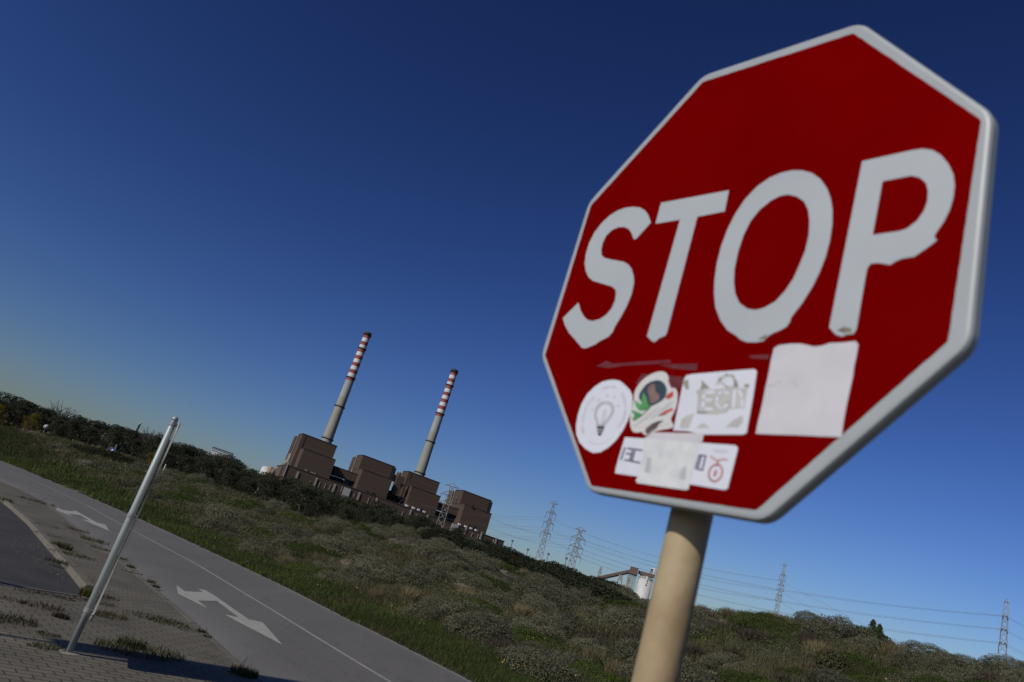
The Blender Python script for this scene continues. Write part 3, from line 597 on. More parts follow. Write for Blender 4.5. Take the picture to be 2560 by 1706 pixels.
# two unseen posts of guessed shape, added left of view to cast ground shadows
s0 = np.array([-3.41, 8.37]); L0 = 7.0; b2 = s0-sdv*L0; t33 = math.tan(SUN_EL)
fc2 = SUN_AZ-R(270)
totem('sign_post', 'unseen second sign post left of the galvanized post, its guessed tall plate added to cast a shadow', tuple(b2), L0*t33+3.15, L0*t33, L0*t33+3.1, .41, fc2, .05)
b3 = np.array([-5.27, 11.1])-sdv*3.6
totem('sign_post', 'unseen sign post by the dark side road, its guessed broad plate added to cast a shadow', tuple(b3), 3.6*t33, 1.6, 3.6*t33, .56, fc2, .05)

# ================================================================ power station
def fr_frame(azd, D, th):
    a = R(azd); f = np.array([math.sin(a), math.cos(a)]); r_ = np.array([math.cos(a), -math.sin(a)])
    U = r_*math.cos(R(th))+f*math.sin(R(th)); W = f*math.cos(R(th))-r_*math.sin(R(th)); return f*D, U, W
FO, FU, FW = fr_frame(-4.4, 640, 19)
def fac(x, y, v=0.):
    d = ray(x, y); P0 = FO+FW*v; t = (P0@FW)/(d[0]*FW[0]+d[1]*FW[1]); p = np.array([d[0]*t, d[1]*t]); return float((p-FO)@FU), HH+d[2]*t
def F3(u, v, z): p = FO+FU*u+FW*v; return (p[0], p[1], z)
BZ = -4.
def fbox(mb, u0, u1, v0, v1, z0, z1, mi=0): return mb.box(u0, u1, v0, v1, z0, z1, mi, F3)
def rect(A, B, v):       # top left and top right corner of a face -> u0, u1, z
    a = fac(*A, v); b = fac(*B, v); return a[0], b[0], (a[1]+b[1])/2
aL, aR = fac(*Z12(460,702)), fac(*Z13(2150,1285))
AU0, AU1, AZ = aL[0], aR[0], (aL[1]+aR[1])/2
hall = Thing('turbine_hall', 'long low brown hall running along the foot of the power station', 'building', F3((AU0+AU1)/2, 0, BZ))
mb = MB(); fbox(mb, AU0, AU1, 0, 42, BZ, AZ); hall.part('wall', mb, 'brick_cladding')
mb = MB(); fbox(mb, AU0-.3, AU1+.3, -.3, 42.3, AZ, AZ+.7); hall.part('parapet', mb, 'cladding_dark')
def fstrip(A, B, wd, v, mats, name, th=.8, parent=None, T=None):
    a = fac(*A, v); b = fac(*B, v); mb = MB(); u = (a[0]+b[0])/2; fbox(mb, u-wd/2, u+wd/2, v-th, v-.02, min(a[1], b[1]), max(a[1], b[1])); return (T or hall).part(name, mb, mats, parent=parent)
for A, B, wd in [(Z12(670,780),Z12(630,915),1.5),(Z12(1035,905),Z12(975,1085),1.4),(Z12(1395,1020),Z12(1340,1190),1.5),(Z12(1880,1185),Z12(1825,1340),1.4),(Z12(2220,1295),Z12(2195,1375),1.4),
                 (Z13(490,742),Z13(455,840),1.4),(Z13(785,840),Z13(755,915),1.5),(Z13(1468,1050),Z13(1425,1215),1.4),(Z13(1748,1140),Z13(1700,1285),1.4),(Z13(2008,1245),Z13(1975,1350),1.3)]: fstrip(A, B, wd, 0, 'pipe_pale', 'vent_shaft')
for A, B in [(Z12(915,960),Z12(905,990)),(Z12(1100,990),Z12(1060,1090)),(Z12(1210,1010),Z12(1180,1110)),(Z12(1310,1030),Z12(1270,1140)),(Z12(1540,1065),Z12(1505,1180)),(Z12(1770,1210),Z12(1735,1330)),(Z12(2070,1300),Z12(2010,1400)),(Z13(340,775),Z13(315,860)),(Z13(580,820),Z13(575,860)),(Z13(1575,1155),Z13(1550,1230)),(Z13(1680,1180),Z13(1650,1270)),(Z13(1955,1275),Z13(1935,1350))]: fstrip(A, B, .5, 0, 'pipe_pale', 'downpipe', .5)
for A, B, C_ in [(Z12(1575,1085),Z12(1705,1125),Z12(1540,1205)),(Z13(1215,985),Z13(1330,1022),Z13(1190,1120))]:
    a = fac(*A); b = fac(*B); c = fac(*C_); zt = (a[1]+b[1])/2; mb = MB(); fbox(mb, a[0], b[0], -.9, -.02, zt-6, zt); pn = hall.part('door_head', mb, 'pale_panel'); mb = MB(); fbox(mb, a[0], b[0], -.6, -.03, zt-22, zt-6.02); hall.part('shutter_door', mb, 'door_grey')
for x in (410, 530, 620, 720): a = fac(*Z13(x, 690+(x-400)*.33)); mb = MB(); fbox(mb, a[0]-1, a[0]+1, .4, 3, AZ+.7, AZ+2.2); hall.part('roof_vent', mb, 'roof_white')
for x in (1355, 1470, 1560, 1650): a = fac(*Z13(x, 1010+(x-1355)*.33)); mb = MB(); fbox(mb, a[0]-.9, a[0]+.9, .4, 3, AZ+.7, AZ+2.2); hall.part('roof_vent', mb, 'roof_white')
for x in (805, 925, 980): a = fac(*Z12(x, 815+(x-805)*.33)); mb = MB(); fbox(mb, a[0]-.8, a[0]+.8, .4, 2, AZ+.7, AZ+1.5); hall.part('roof_vent', mb, 'pipe_pale')
# the left end: taller gable strip
a = fac(*Z12(345,705), 14); mb = MB(); fbox(mb, a[0], AU0-.05, 14, 40, BZ, AZ-1); hall.part('side_wing', mb, 'gallery_brown')
a = fac(*Z12(440,705)); mb = MB(); mb.bar(F3(AU0-.4, -.4, BZ), F3(AU0-.4, -.4, AZ+3), .45); hall.part('downpipe', mb, 'pipe_pale')

def block(label, lower, core, vl, vc, depthc, depthl, extra=None):
    u0, u1, z = rect(*lower, vl); cu0, cu1, cz = rect(*core, vc)
    t = Thing('boiler_house', label, 'building', F3((u0+u1)/2, vl, BZ), 'boiler houses of the power station')
    mb = MB(); fbox(mb, cu0, cu1, vc, vc+depthc, BZ, cz); t.part('tower', mb, 'brick_cladding')
    mb = MB(); fbox(mb, cu0-.25, cu1+.25, vc-.25, vc+depthc+.25, cz, cz+.6); t.part('parapet', mb, 'cladding_dark')
    mb = MB(); fbox(mb, u0, u1, vl, vl+depthl, BZ, z); t.part('lower_block', mb, 'brick_cladding')
    mb = MB(); fbox(mb, u0-.25, u1+.25, vl-.25, vl+depthl+.2, z, z+.4); t.part('parapet', mb, 'cladding_dark')
    mb = MB(); mb.bar(F3(u0-.3, vl+depthl-1, AZ), F3(u0-.3, vl+depthl-1, z), .4); t.part('downpipe', mb, 'pipe_pale')
    mb = MB(); mb.bar(F3(cu0-.4, vc+depthc-.5, AZ), F3(cu0-.4, vc+depthc-.5, cz+.5), .45); t.part('downpipe', mb, 'pipe_pale')
    return t, (u0, u1, z), (cu0, cu1, cz)
b1, l1, c1 = block('tall brown boiler house on the far left under the first striped chimney', (Z12(785,332), Z12(1411,550)), (Z12(765,45), Z12(1435,287)), 3, 16, 14, 26)
b2, l2, c2 = block('second brown boiler house, between the two striped chimneys', (Z12(1940,737), Z4(1255,515)), (Z12(1947,467), Z4(1280,397)), 3, 16, 17, 30)
b3, l3, c3 = block('third brown boiler house under the second striped chimney', (Z13(500,330), Z13(1010,512)), (Z13(440,75), Z13(996,265)), 3, 16, 14, 26)
b4, l4, c4 = block('fourth brown boiler house on the right behind the lattice pylon', (Z13(1440,655), Z13(1921,820)), (Z13(1420,415), Z13(1921,587)), 3, 14, 17.5, 28)
# rear wings, seen past the left side of each tower
for t, c, A in ((b1, c1, Z12(672,106)), (b2, c2, Z12(1770,493)), (b3, c3, Z13(310,103)), (b4, c4, Z13(1225,420))):
    a = fac(*A, 40); mb = MB(); fbox(mb, c[0]-.8, c[1]-6, 34, 43, BZ, a[1]); t.part('rear_wing', mb, 'brick_cladding')
# shade of the recesses right on two towers, painted as near-black strips
for t, A, B in ((b2, Z4(1258,394), Z4(1225,500)), (b4, Z13(1878,588), Z13(1835,785))):
    a = fac(*A, 12); vv = 15.98 if t is b2 else 13.98; a = fac(*A, vv); b = fac(*B, vv); mb = MB(); fbox(mb, a[0], a[0]+3.6, vv-.5, vv, b[1], a[1]-.4); t.part('recess_shade', mb, 'void')
# vertical joint on tower 1 and 3
for t, A, B in ((b1, Z12(825,72), Z12(728,330)), (b3, Z13(492,95), Z13(462,185))): fstrip(A, B, .5, 16, 'cladding_dark', 'joint', .3, T=t)
# small round louvres in threes
for t, P in ((b1, [Z12(880,798), Z12(980,830), Z12(1008,840)]), (b2, [Z12(2027,1185), Z12(2125,1218), Z12(2150,1226)]), (b3, [Z13(582,733), Z13(660,757), Z13(685,765)]), (b4, [Z13(1522,1042), Z13(1598,1066), Z13(1620,1074)]), (b4, [Z13(1580,690)])):
    for p in P:
        a = fac(*p, 3); mb = MB(); mb.bar(F3(a[0], 2.2, a[1]), F3(a[0], 2.99, a[1]), 1.35, n=12); t.part('louvre', mb, 'void')
# hung screen wall left of the third block
a = fac(*Z13(305,142), 1.5); b = fac(*Z13(432,190), 1.5); c = fac(*Z13(345,552), 1.5); mb = MB(); fbox(mb, a[0]-1, b[0]-1, 6, 9, c[1]+1, (a[1]+b[1])/2); b3.part('screen_wall', mb, 'brick_cladding')
for p in (Z13(308,300), Z13(342,312)): q = fac(*p, 5); mb = MB(); mb.bar(F3(q[0], 5.2, q[1]), F3(q[0], 5.99, q[1]), 1.2, n=12); b3.part('louvre', mb, 'void')
q0 = fac(*Z13(60,400), 40)[0]; q1 = l3[0]; mb = MB(); fbox(mb, q0, q1+2, 39, 41, BZ, c[1]+6); fbox(mb, b[0]-1, q1-.1, 20, 22, BZ, fac(*Z13(430,275), 20)[1]); b3.part('shade_backing', mb, 'void')  # black boxes put the shade of the recess by the screen wall into colour
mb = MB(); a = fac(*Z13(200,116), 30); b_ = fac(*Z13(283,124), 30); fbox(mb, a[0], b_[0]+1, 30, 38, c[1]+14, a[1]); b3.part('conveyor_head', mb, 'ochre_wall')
mb = MB(); zt = c[1]+1
for k in range(5):
    u = a[0]-4+k*9; mb.bar(F3(u, 8, AZ), F3(u, 8, zt), .55); 
    if k < 4: mb.bar(F3(u, 8, AZ), F3(u+9, 8, zt), .4); mb.bar(F3(u+9, 8, AZ), F3(u, 8, zt), .4)
mb.bar(F3(a[0]-4, 8, zt), F3(a[0]+32, 8, zt), .5); b3.part('steel_frame', mb, 'cladding_dark')
# conveyor galleries between the blocks
for (A, B, Cc, lab, tt) in ((Z12(1372,680), Z12(1885,853), Z12(1312,818), 'brown enclosed gallery bridging the first two boiler houses', (l1, l2)), (Z13(975,618), Z13(1398,752), Z13(950,735), 'brown enclosed gallery bridging the last two boiler houses', (l3, l4))):
    u0, u1, z = rect(A, B, 12); zb = fac(*Cc, 12)[1]
    t = Thing('gallery_bridge', lab, 'building', F3((u0+u1)/2, 12, zb), 'gallery bridges')
    ua, ub = tt[0][1]+.05, tt[1][0]-.05; mb = MB(); fbox(mb, ua+3.6, ub, 12, 22, zb, z); t.part('wall', mb, 'brick_cladding'); mb = MB(); fbox(mb, ua, ua+3.55, 14, 22, zb, z-.2); t.part('link', mb, 'cladding_dark')
    mb = MB(); fbox(mb, ua, ub, 11.8, 22.2, z, z+.5); t.part('roof', mb, 'cladding_dark')
    um = ua+(ub-ua)*.62
    mb = MB(); fbox(mb, um-2, um+5, 40, 44, BZ, zb-2); t.part('pier', mb, 'ochre_wall')
    mb = MB(); fbox(mb, ua+(ub-ua)*.42, ub+4, 50, 60, BZ, zb+2); t.part('dark_rear_block', mb, 'void')  # near-black box filling the dark area behind the gallery
    mb = MB(); za = AZ
    for k in range(7):
        u = ua-2+k*(ub-ua)*.09; mb.bar(F3(u, 20, za), F3(u+3, 20, za+7), .3); mb.bar(F3(u+3, 20, za+7), F3(u+5, 20, za), .3)
    mb.bar(F3(ua-2, 20, za+7), F3(ua+(ub-ua)*.55, 20, za+7), .35); t.part('pipe_rack', mb, 'steel_dark')
# inclined duct and pale frame at the left end of the station
dt = Thing('coal_duct', 'slanting grey duct with a pale steel frame at the left end of the power station', 'duct', F3(AU0-10, 30, BZ))
pA = fac(*Z12(545,440), 34); pB = fac(*Z12(495,560), 34); pC = fac(*Z12(360,670), 34); mb = MB(); mb.path([F3(pA[0], 34, pA[1]), F3(pB[0], 34, pB[1]), F3(pC[0], 34, pC[1])], 2.1, n=12); dt.part('duct', mb, 'concrete', smooth=True)
mb = MB()
P_ = [fac(*Z12(x, y), 30) for x, y in [(200,725),(330,690),(185,740),(150,800),(300,840),(330,700),(215,770),(250,720),(260,800)]]
for i, j in ((0,1),(2,3),(2,4),(4,5),(0,6),(6,7),(7,8),(8,5)): mb.bar(F3(P_[i][0], 30, P_[i][1]), F3(P_[j][0], 30, P_[j][1]), .5)
dt.part('steel_frame', mb, 'pale_panel')
a = fac(*Z12(150,680), 32); b_ = fac(*Z12(215,705), 32); mb = MB(); fbox(mb, a[0], b_[0], 32, 44, BZ, a[1]); dt.part('hopper_house', mb, 'ochre_wall')
tk = fac(*Z12(75,685), 90); tkt = Thing('storage_tank', 'white domed tank behind the pines, left of the power station', 'tank', F3(tk[0], 90, BZ)); cx_, cy_, _ = F3(tk[0], 90, 0)
mb = MB(); mb.lathe((cx_, cy_, 0), [(4.6,BZ),(4.6,tk[1]-1.8)], 32); tkt.part('shell', mb, 'roof_white', smooth=True); mb = MB(); mb.lathe((cx_, cy_, tk[1]-1.8), [(4.7,0),(4.6,.3),(3.6,1.1),(2,1.6),(.2,1.8)], 32); tkt.part('dome', mb, 'roof_white', smooth=True)

def chimney(label, top, base, D):
    H = 225.; a0, _ = azel(*top); x, y = D*math.sin(R(a0)), D*math.cos(R(a0)); t = Thing('chimney', label, 'chimney', (x, y, BZ), 'striped chimneys of the power station')
    def rad(z): return 3.75+(H-z)*.0128+max(0, (130-z))*.012
    zs = [BZ, 60, 100, 130, 148, 167.4]; mis = [3, 3, 3, 3, 2]
    z = 167.4
    for k in range(13): z += 4.18; zs.append(z); mis.append(0 if k % 2 == 0 else 1)
    prof = [(rad(q), q) for q in zs]; mb = MB(); mb.lathe((x, y, 0), prof, 36, mis); t.part('shaft', mb, ['chimney_red', 'chimney_white', 'chimney_grey', 'chimney_tan'], smooth=True)
    mb = MB(); mb.lathe((x, y, 0), [(rad(z)+.25, zs[-1]+.01), (rad(z)+.3, H-.4), (rad(z), H)], 36); t.part('cap', mb, 'chimney_dark', smooth=True)
    for q in (zs[-1]-.4, 205.2, 170.8, 137.5, 101.5):
        mb = MB(); r_ = rad(q); mb.lathe((x, y, q), [(r_-.1,-.9),(r_+.9,0),(r_+.95,.35),(r_+.1,.36)], 36, cap=False); pf = t.part('platform', mb, 'chimney_dark', smooth=False)
        mb = MB(); ring = [(x+(r_+.9)*math.cos(k*math.pi/12), y+(r_+.9)*math.sin(k*math.pi/12), q+1.3) for k in range(26)]; mb.path(ring, .09)
        for k in range(0, 24, 2): mb.bar((ring[k][0], ring[k][1], q+.3), ring[k], .07)
        t.part('railing', mb, 'chimney_dark', parent=pf)
    return t
chimney('nearer taller looking red and white striped chimney on the left of the power station', Z3(1035,113), None, 819)
chimney('red and white striped chimney on the right of the power station', Z3(1832,453), None, 845)

# ================================================================ pylons and lines
def pylon(label, az_, D, arms, wtop, wbase, zb, top, yaw=0., hang=0., r_=.16, mats='steel_pylon', strain=False):
    """arms: (z, half width left, half width right); first is the earth-wire arm"""
    x0, y0 = D*math.sin(R(az_)), D*math.cos(R(az_)); t = Thing('lattice_pylon', label, 'pylon', (x0, y0, zb), 'lattice pylons behind the dunes')
    a = R(az_+yaw); ux, uy = math.cos(a), -math.sin(a); vx, vy = math.sin(a), math.cos(a)
    r_ *= .78
    def P(u, v, z): return (x0+ux*u+vx*v, y0+uy*u+vy*v, z)
    zt = arms[0][0]; zw = arms[-1][0]-2.
    def half(z): 
        if z >= zw: return wtop/2*(1+.7*(zt-z)/(zt-zw))
        return wtop/2*1.7+(wbase/2-wtop/2*1.7)*(zw-z)/(zw-zb)
    mb = MB(); lv = []; z = zb
    while z < zt-1: lv.append(z); z += max(2.0, half(z)*2.0)
    lv.append(zt)
    for i in range(len(lv)-1):
        h0, h1 = half(lv[i]), half(lv[i+1]); c0 = [(-h0,-h0),(h0,-h0),(h0,h0),(-h0,h0)]; c1 = [(-h1,-h1),(h1,-h1),(h1,h1),(-h1,h1)]
        for k in range(4):
            n_ = (k+1) % 4; mb.bar(P(*c0[k], lv[i]), P(*c1[k], lv[i+1]), r_); mb.bar(P(*c0[k], lv[i]), P(*c1[n_], lv[i+1]), r_*.6); mb.bar(P(*c0[n_], lv[i]), P(*c1[k], lv[i+1]), r_*.6)
            if i % 2 == 0: mb.bar(P(*c0[k], lv[i]), P(*c0[n_], lv[i]), r_*.6)
    t.part('tower', mb, mats)
    tips = []
    for j, (za, wl, wr) in enumerate(arms):
        h = half(za); rise = top if j == 0 else wr*.55
        for sgn, wd in ((-1, wl), (1, wr)):
            mb = MB(); tip = P(sgn*wd, 0, za)
            for v in (-h, h): mb.bar(P(sgn*h*.2, v, za), tip, r_*1.1); mb.bar(P(sgn*h*.6 if j else 0, v*.4 if j == 0 else v, za+rise), tip, r_*.7)
            for k in (1, 2): q = k/3; mb.bar(P(sgn*(h+(wd-h)*q), 0, za), P(sgn*(h+(wd-h)*(q-.15)), 0, za+rise*(1-q+.1)), r_*.5)
            am = t.part('crossarm', mb, mats)
            if j and hang:
                mb = MB(); bt = P(sgn*wd, 0, za-hang); mb.bar(tip, bt, r_*.9); mb.lathe((bt[0], bt[1], bt[2]-.1), [(.35,0),(.35,.2)], 8); t.part('insulator', mb, 'steel_dark', parent=am); tips.append(bt)
            elif j and strain:
                mb = MB(); q = [P(sgn*wd-vx*0, -4.5, za-.6), P(sgn*wd, -2.5, za-2.8), P(sgn*wd, 0, za-3.4), P(sgn*wd, 2.5, za-2.8), P(sgn*wd, 4.5, za-.6)]; mb.path(q, .07); mb.bar(P(sgn*wd, -4.5, za-.6), tip, r_*.8); mb.bar(P(sgn*wd, 4.5, za-.6), tip, r_*.8); t.part('insulator', mb, 'steel_dark', parent=am); tips.append(tip)
            else: tips.append(tip)
    return t, tips
def zat(p, D): return at_dist(p[0], p[1], D).z
def hw(pa, pb, D): return (at_dist(pb[0], pb[1], D)-at_dist(pa[0], pa[1], D)).length/2
def pyl(label, Z, D, top_px, arm_px, wt_px, wb_px, zb, **k):
    a0, _ = azel(*Z(*arm_px[-1][0])); azs = [azel(*Z((A[0]+B[0])/2, (A[1]+B[1])/2))[0] for A, B in arm_px]; az_ = sum(azs)/len(azs)
    arms = []
    for A, B in arm_px: w_ = hw(Z(*A), Z(*B), D); arms.append((zat(Z((A[0]+B[0])/2, (A[1]+B[1])/2), D), w_, w_))
    topz = zat(Z(*top_px), D)-arms[0][0]; sc = D/1900*1.02
    kk = {'a': 1}; zf = {0: 0}
    return pylon(label, az_, D, arms, wt_px*sc, wb_px*sc, zb, topz, **k)
p1, t1 = pyl('tallest lattice pylon with three hanging-insulator arms, left of the second pylon', Z14, 470, (912,238), [((832,252),(965,312)),((765,420),(932,490)),((708,595),(882,665)),((658,775),(828,838))], 5.5, 34, -3, hang=3.4, r_=.17)
p2, t2 = pyl('wide armed strain pylon, second from the left behind the dark bushes', Z14, 430, (1382,708), [((1272,720),(1472,792)),((1205,862),(1452,945)),((1168,1020),(1415,1100)),((1112,1165),(1365,1250))], 8, 36, -3, strain=True, r_=.17)
p0, t0 = pyl('wide armed lattice pylon standing before the fourth boiler house', Z13, 400, (1240,283), [((1100,292),(1340,380)),((1030,445),(1312,545)),((960,605),(1255,705))], 8.5, 27, -3, strain=True, r_=.16)
p5, t5 = pyl('slim lattice pylon on the dune skyline right of the stop sign post', Z25, 420, (625,268), [((568,300),(662,355)),((500,540),(632,602)),((443,780),(583,850)),((398,1030),(535,1090))], 4.6, 15, -3, hang=2.8, r_=.14)
p6, t6 = pyl('lattice pylon seen end-on at the right edge of the picture', Z6, 300, (2197,800), [((2180,832),(2215,832)),((2160,958),(2205,962)),((2140,1078),(2195,1085)),((2120,1203),(2188,1212))], 8.5, 19, -3, strain=True, r_=.13)
p3, t3 = pyl('small faint pylon behind the foot of the conveyor', Z15, 900, (415,352), [((398,375),(430,390)),((385,430),(440,450)),((340,500),(440,520))], 3.5, 8, -3, r_=.3)
lines = []
def span(a, b, sag, r_=.075):
    a = Vector(a); b = Vector(b); n = 18; return [tuple(a.lerp(b, i/n)+Vector((0,0,-4*sag*(i/n)*(1-i/n)))) for i in range(n+1)]
def cable(P, q, i):
    mb = MB(); mb.path(P, q*.42, n=4); solo('power_cable', mb, 'cable', i, 'cable', 'power cables between the pylons', loc=P[0])
def lab(t, i): return t+', '+('top', 'middle', 'lowest')[min(i//2-1, 2)]+' arm, '+('left', 'right')[i % 2]+' side'
def plus(p, dx, dy, dz): return (p[0]+dx, p[1]+dy, p[2]+dz)
k = 0
for i in (2,3,4,5,6,7):        # phase conductors of p1 -> p5
    if i < len(t1) and i < len(t5):
        cable(span(t1[i], t5[i], 5), .11, lab('power cable from the tallest pylon to the slim skyline pylon', i)); cable(span(plus(t1[i], -110, 230, 4), t1[i], 5), .10, lab('power cable running from the tallest pylon back to the power station', i))
for i in (2,3,4,5,6,7):
    if i < len(t2) and i < len(t6): cable(span(t2[i], t6[i], 6), .10, lab('power cable from the wide armed strain pylon to the end-on pylon', i))
for i in (2,3,4,5):
    cable(span(t0[i], t2[i], 5), .09, lab('power cable from the boiler house pylon to the strain pylon', i))
for i in (2,3,4,5,6,7):
    if i < len(t6): cable(span(t6[i], plus(t6[i], 160, 20, -9), 4), .07, lab('power cable leaving the picture right of the end-on pylon', i))
for i in (2,4,6): cable(span(t5[i], plus(t5[i], 300, 60, -22), 6), .09, lab('power cable sinking right from the slim skyline pylon', i))
# small lamp posts along the works road
for p in [(150,960,1055),(425,1115,1200),(790,1195,1285),(1112,1272,1390)]:
    D = 230; a = at_dist(*Z14(p[0], p[1]), D); z0 = -2.5
    t = Thing('lamp_post', {150:'first small dark lamp post from the left on the bush skyline',425:'second small dark lamp post from the left on the bush skyline',790:'third small lamp post, between the two tallest pylons',1112:'fourth small lamp post, left of the wide armed pylon'}[p[0]], 'lamp post', (a.x, a.y, z0), 'small lamp posts behind the bushes')
    mb = MB(); mb.bar((a.x, a.y, z0), (a.x, a.y, a.z), .09, n=6); t.part('post', mb, 'steel_dark'); mb = MB(); mb.box(a.x-.35, a.x+.35, a.y-.2, a.y+.2, a.z, a.z+.5); t.part('lamp_head', mb, 'steel_dark')

# ================================================================ conveyor, silos
CD = 480.
def cpl(x, y, v=0.):
    q = at_dist(*Z15(x, y), 100); a_ = R(13.5); f = np.array([math.sin(a_), math.cos(a_)]); d = np.array([q.x, q.y]); t = (CD+v)/(d@f); u = d@np.array([math.cos(a_), -math.sin(a_)])*t; return u, HH+(q.z-HH)*t
def C3(u, v, z):
    a_ = R(13.5); f = np.array([math.sin(a_), math.cos(a_)]); r_ = np.array([math.cos(a_), -math.sin(a_)]); p = f*(CD+v)+r_*u; return (p[0], p[1], z)
def cbar(mb, x1, y1, x2, y2, r_, v=0): a = cpl(x1, y1, v); b = cpl(x2, y2, v); mb.bar(C3(a[0], v, a[1]), C3(b[0], v, b[1]), r_); return mb
uu = cpl(300,700)[0]; cv = Thing('coal_conveyor', 'brown covered conveyor climbing to a transfer house on white trestles', 'conveyor', C3(uu, 0, BZ))
def quadprism(pts, v0, v1):
    mb = MB(); q = [cpl(*p) for p in pts]; mb.hexa([C3(q[0][0], v0, q[0][1]), C3(q[1][0], v0, q[1][1]), C3(q[1][0], v1, q[1][1]), C3(q[0][0], v1, q[0][1]), C3(q[3][0], v0, q[3][1]), C3(q[2][0], v0, q[2][1]), C3(q[2][0], v1, q[2][1]), C3(q[3][0], v1, q[3][1])]); return mb
cv.part('gallery', quadprism([(200,700),(1120,500),(1140,430),(230,625)], 0, 5), 'gallery_brown')
cv.part('gallery_floor', quadprism([(200,722),(1120,522),(1120,502),(200,702)], .3, 4.7), 'void')
cv.part('transfer_house', quadprism([(1095,520),(1300,585),(1342,410),(1145,358)], -1, 8), 'gallery_brown')
cv.part('gallery', quadprism([(1330,520),(1720,640),(1760,560),(1345,450)], 2, 7), 'gallery_brown')
cv.part('silo_house', quadprism([(1375,605),(1625,672),(1645,545),(1405,468)], 4, 11), 'gallery_brown')
mb = MB()
for x1, y1, x2, y2 in [(880,560,800,760),(930,570,915,780),(880,560,915,780),(930,570,830,700),(860,620,925,660)]: cbar(mb, x1, y1, x2, y2, .35)
cv.part('trestle', mb, 'alu_edge')
mb = MB()
for v in (-1, 7):
    for i, x in enumerate((1110, 1160, 1215, 1270)):
        cbar(mb, x, 560+i*14, x-120, 1120+i*20, .24, v)
        if i < 3:
            for j in range(5):
                xa = x-24*j; xb = x+55-24*j; ya = 570+i*14+112*j; cbar(mb, xa, ya, xb-24, ya+125, .15, v); cbar(mb, xb, ya+14, xa-24, ya+112, .15, v); cbar(mb, xa, ya, xb, ya+14, .15, v)
for x1, y1, x2, y2 in [(1080,570,1000,1000),(1090,600,1120,760),(1100,740,1000,900)]: cbar(mb, x1, y1, x2, y2, .35)
cv.part('trestle', mb, 'alu_edge')
mb = MB(); q = cpl(960,790, 20); q2 = cpl(1100,810, 20); fr_ = lambda u, v, z: C3(u, v, z); mb.box(q[0], q2[0], 20, 30, BZ, q[1], 0, fr_); cv.part('stair_house', mb, 'ochre_wall')
a = cpl(1520,650, 2); wd = (cpl(1690,690, 2)[0]-cpl(1350,612, 2)[0])/2; c_ = C3(a[0], 2, 0)
sl = Thing('silo', 'white cylindrical silo below the brown conveyor head', 'silo', (c_[0], c_[1], BZ)); mb = MB(); mb.lathe((c_[0], c_[1], 0), [(wd,BZ),(wd,a[1])], 40); sl.part('shell', mb, 'silo_white', smooth=True)
mb = MB(); mb.lathe((c_[0], c_[1], a[1]), [(wd+.25,-.5),(wd+.25,.2),(wd*.5,1.0),(.3,1.4)], 40); sl.part('roof', mb, 'concrete_light'); mb = MB(); q = cpl(1560,600, -4); mb.bar(C3(q[0], -2, q[1]-5), C3(q[0], -2, q[1]), .7, n=8); sl.part('vent_pipe', mb, 'roof_white')
a = cpl(1905,455, 4); wd2 = 10.; c_ = C3(cpl(1800,430, 4)[0]+wd2, 4, 0)
sl = Thing('silo', 'pale concrete silo half hidden by the stop sign post', 'silo', (c_[0], c_[1], BZ)); mb = MB(); mb.lathe((c_[0], c_[1], 0), [(wd2,BZ),(wd2,cpl(1800,430,4)[1]-3)], 40); sl.part('shell', mb, 'concrete_light', smooth=True)
mb = MB(); a = cpl(1640,410, 25); b_ = cpl(1700,420, 25); mb.box(a[0], b_[0], 25, 30, BZ, a[1], 0, C3); t = Thing('lift_tower', 'narrow concrete tower and open steel top behind the white silo', 'tower', C3(a[0], 25, BZ)); t.part('shaft', mb, 'concrete')
mb = MB(); 
for x1, y1, x2, y2 in [(1730,395,1700,560),(1730,395,1760,560),(1750,450,1700,520),(1700,450,1755,520),(1640,410,1780,440)]: cbar(mb, x1, y1, x2, y2, .5, 24)
t.part('steel_frame', mb, 'roof_white')

# ================================================================ white buildings, mast and other far things on the left
def far_rect(Z, P, D, azc):
    a_ = R(azc); f = np.array([math.sin(a_), math.cos(a_)]); r_ = np.array([math.cos(a_), -math.sin(a_)])
    out = []
    for x, y in P:
        q = at_dist(*Z(x, y), 100); d = np.array([q.x, q.y]); t = D/(d@f); out.append((float(d@r_*t), HH+(q.z-HH)*t))
    def W3(u, v, z): p = f*(D+v)+r_*u; return (p[0], p[1], z)
    return out, W3
q, W3 = far_rect(Z16, [(335,185),(958,380),(300,265)], 520, -14.6); zt = (q[0][1]+q[1][1])/2
wb = Thing('office_building', 'white flat roofed building with dark roof rail rising behind the pines', 'building', W3(q[0][0], 0, BZ))
mb = MB(); mb.box(q[0][0], q[1][0], 0, 30, zt-5, zt, 0, W3); mb.box(q[0][0]+.4, q[1][0]-.4, .8, 29, BZ, zt-5.02, 0, W3); wb.part('wall', mb, 'roof_white')
mb = MB(); mb.box(q[0][0]-.3, q[1][0]+.3, -.3, 30.3, zt+.02, zt+.5, 0, W3); wb.part('roof', mb, 'roof_white')
mb = MB()
for k in range(26): u = q[0][0]+(q[1][0]-q[0][0])*k/25; mb.bar(W3(u, .2, zt+.5), W3(u, .2, zt+2), .14)
mb.bar(W3(q[0][0], .2, zt+2), W3(q[1][0], .2, zt+2), .3); wb.part('roof_rail', mb, 'steel_dark')
for k in range(12):
    u = q[0][0]+2+(q[1][0]-q[0][0]-4)*k/12; mb = MB(); mb.box(u, u+1.6, .6, .78, zt-9.5, zt-6, 0, W3); wb.part('window', mb, 'window_dark')
q, W3 = far_rect(Z16, [(1185,668),(1520,800)], 560, -11.6); zt = (q[0][1]+q[1][1])/2
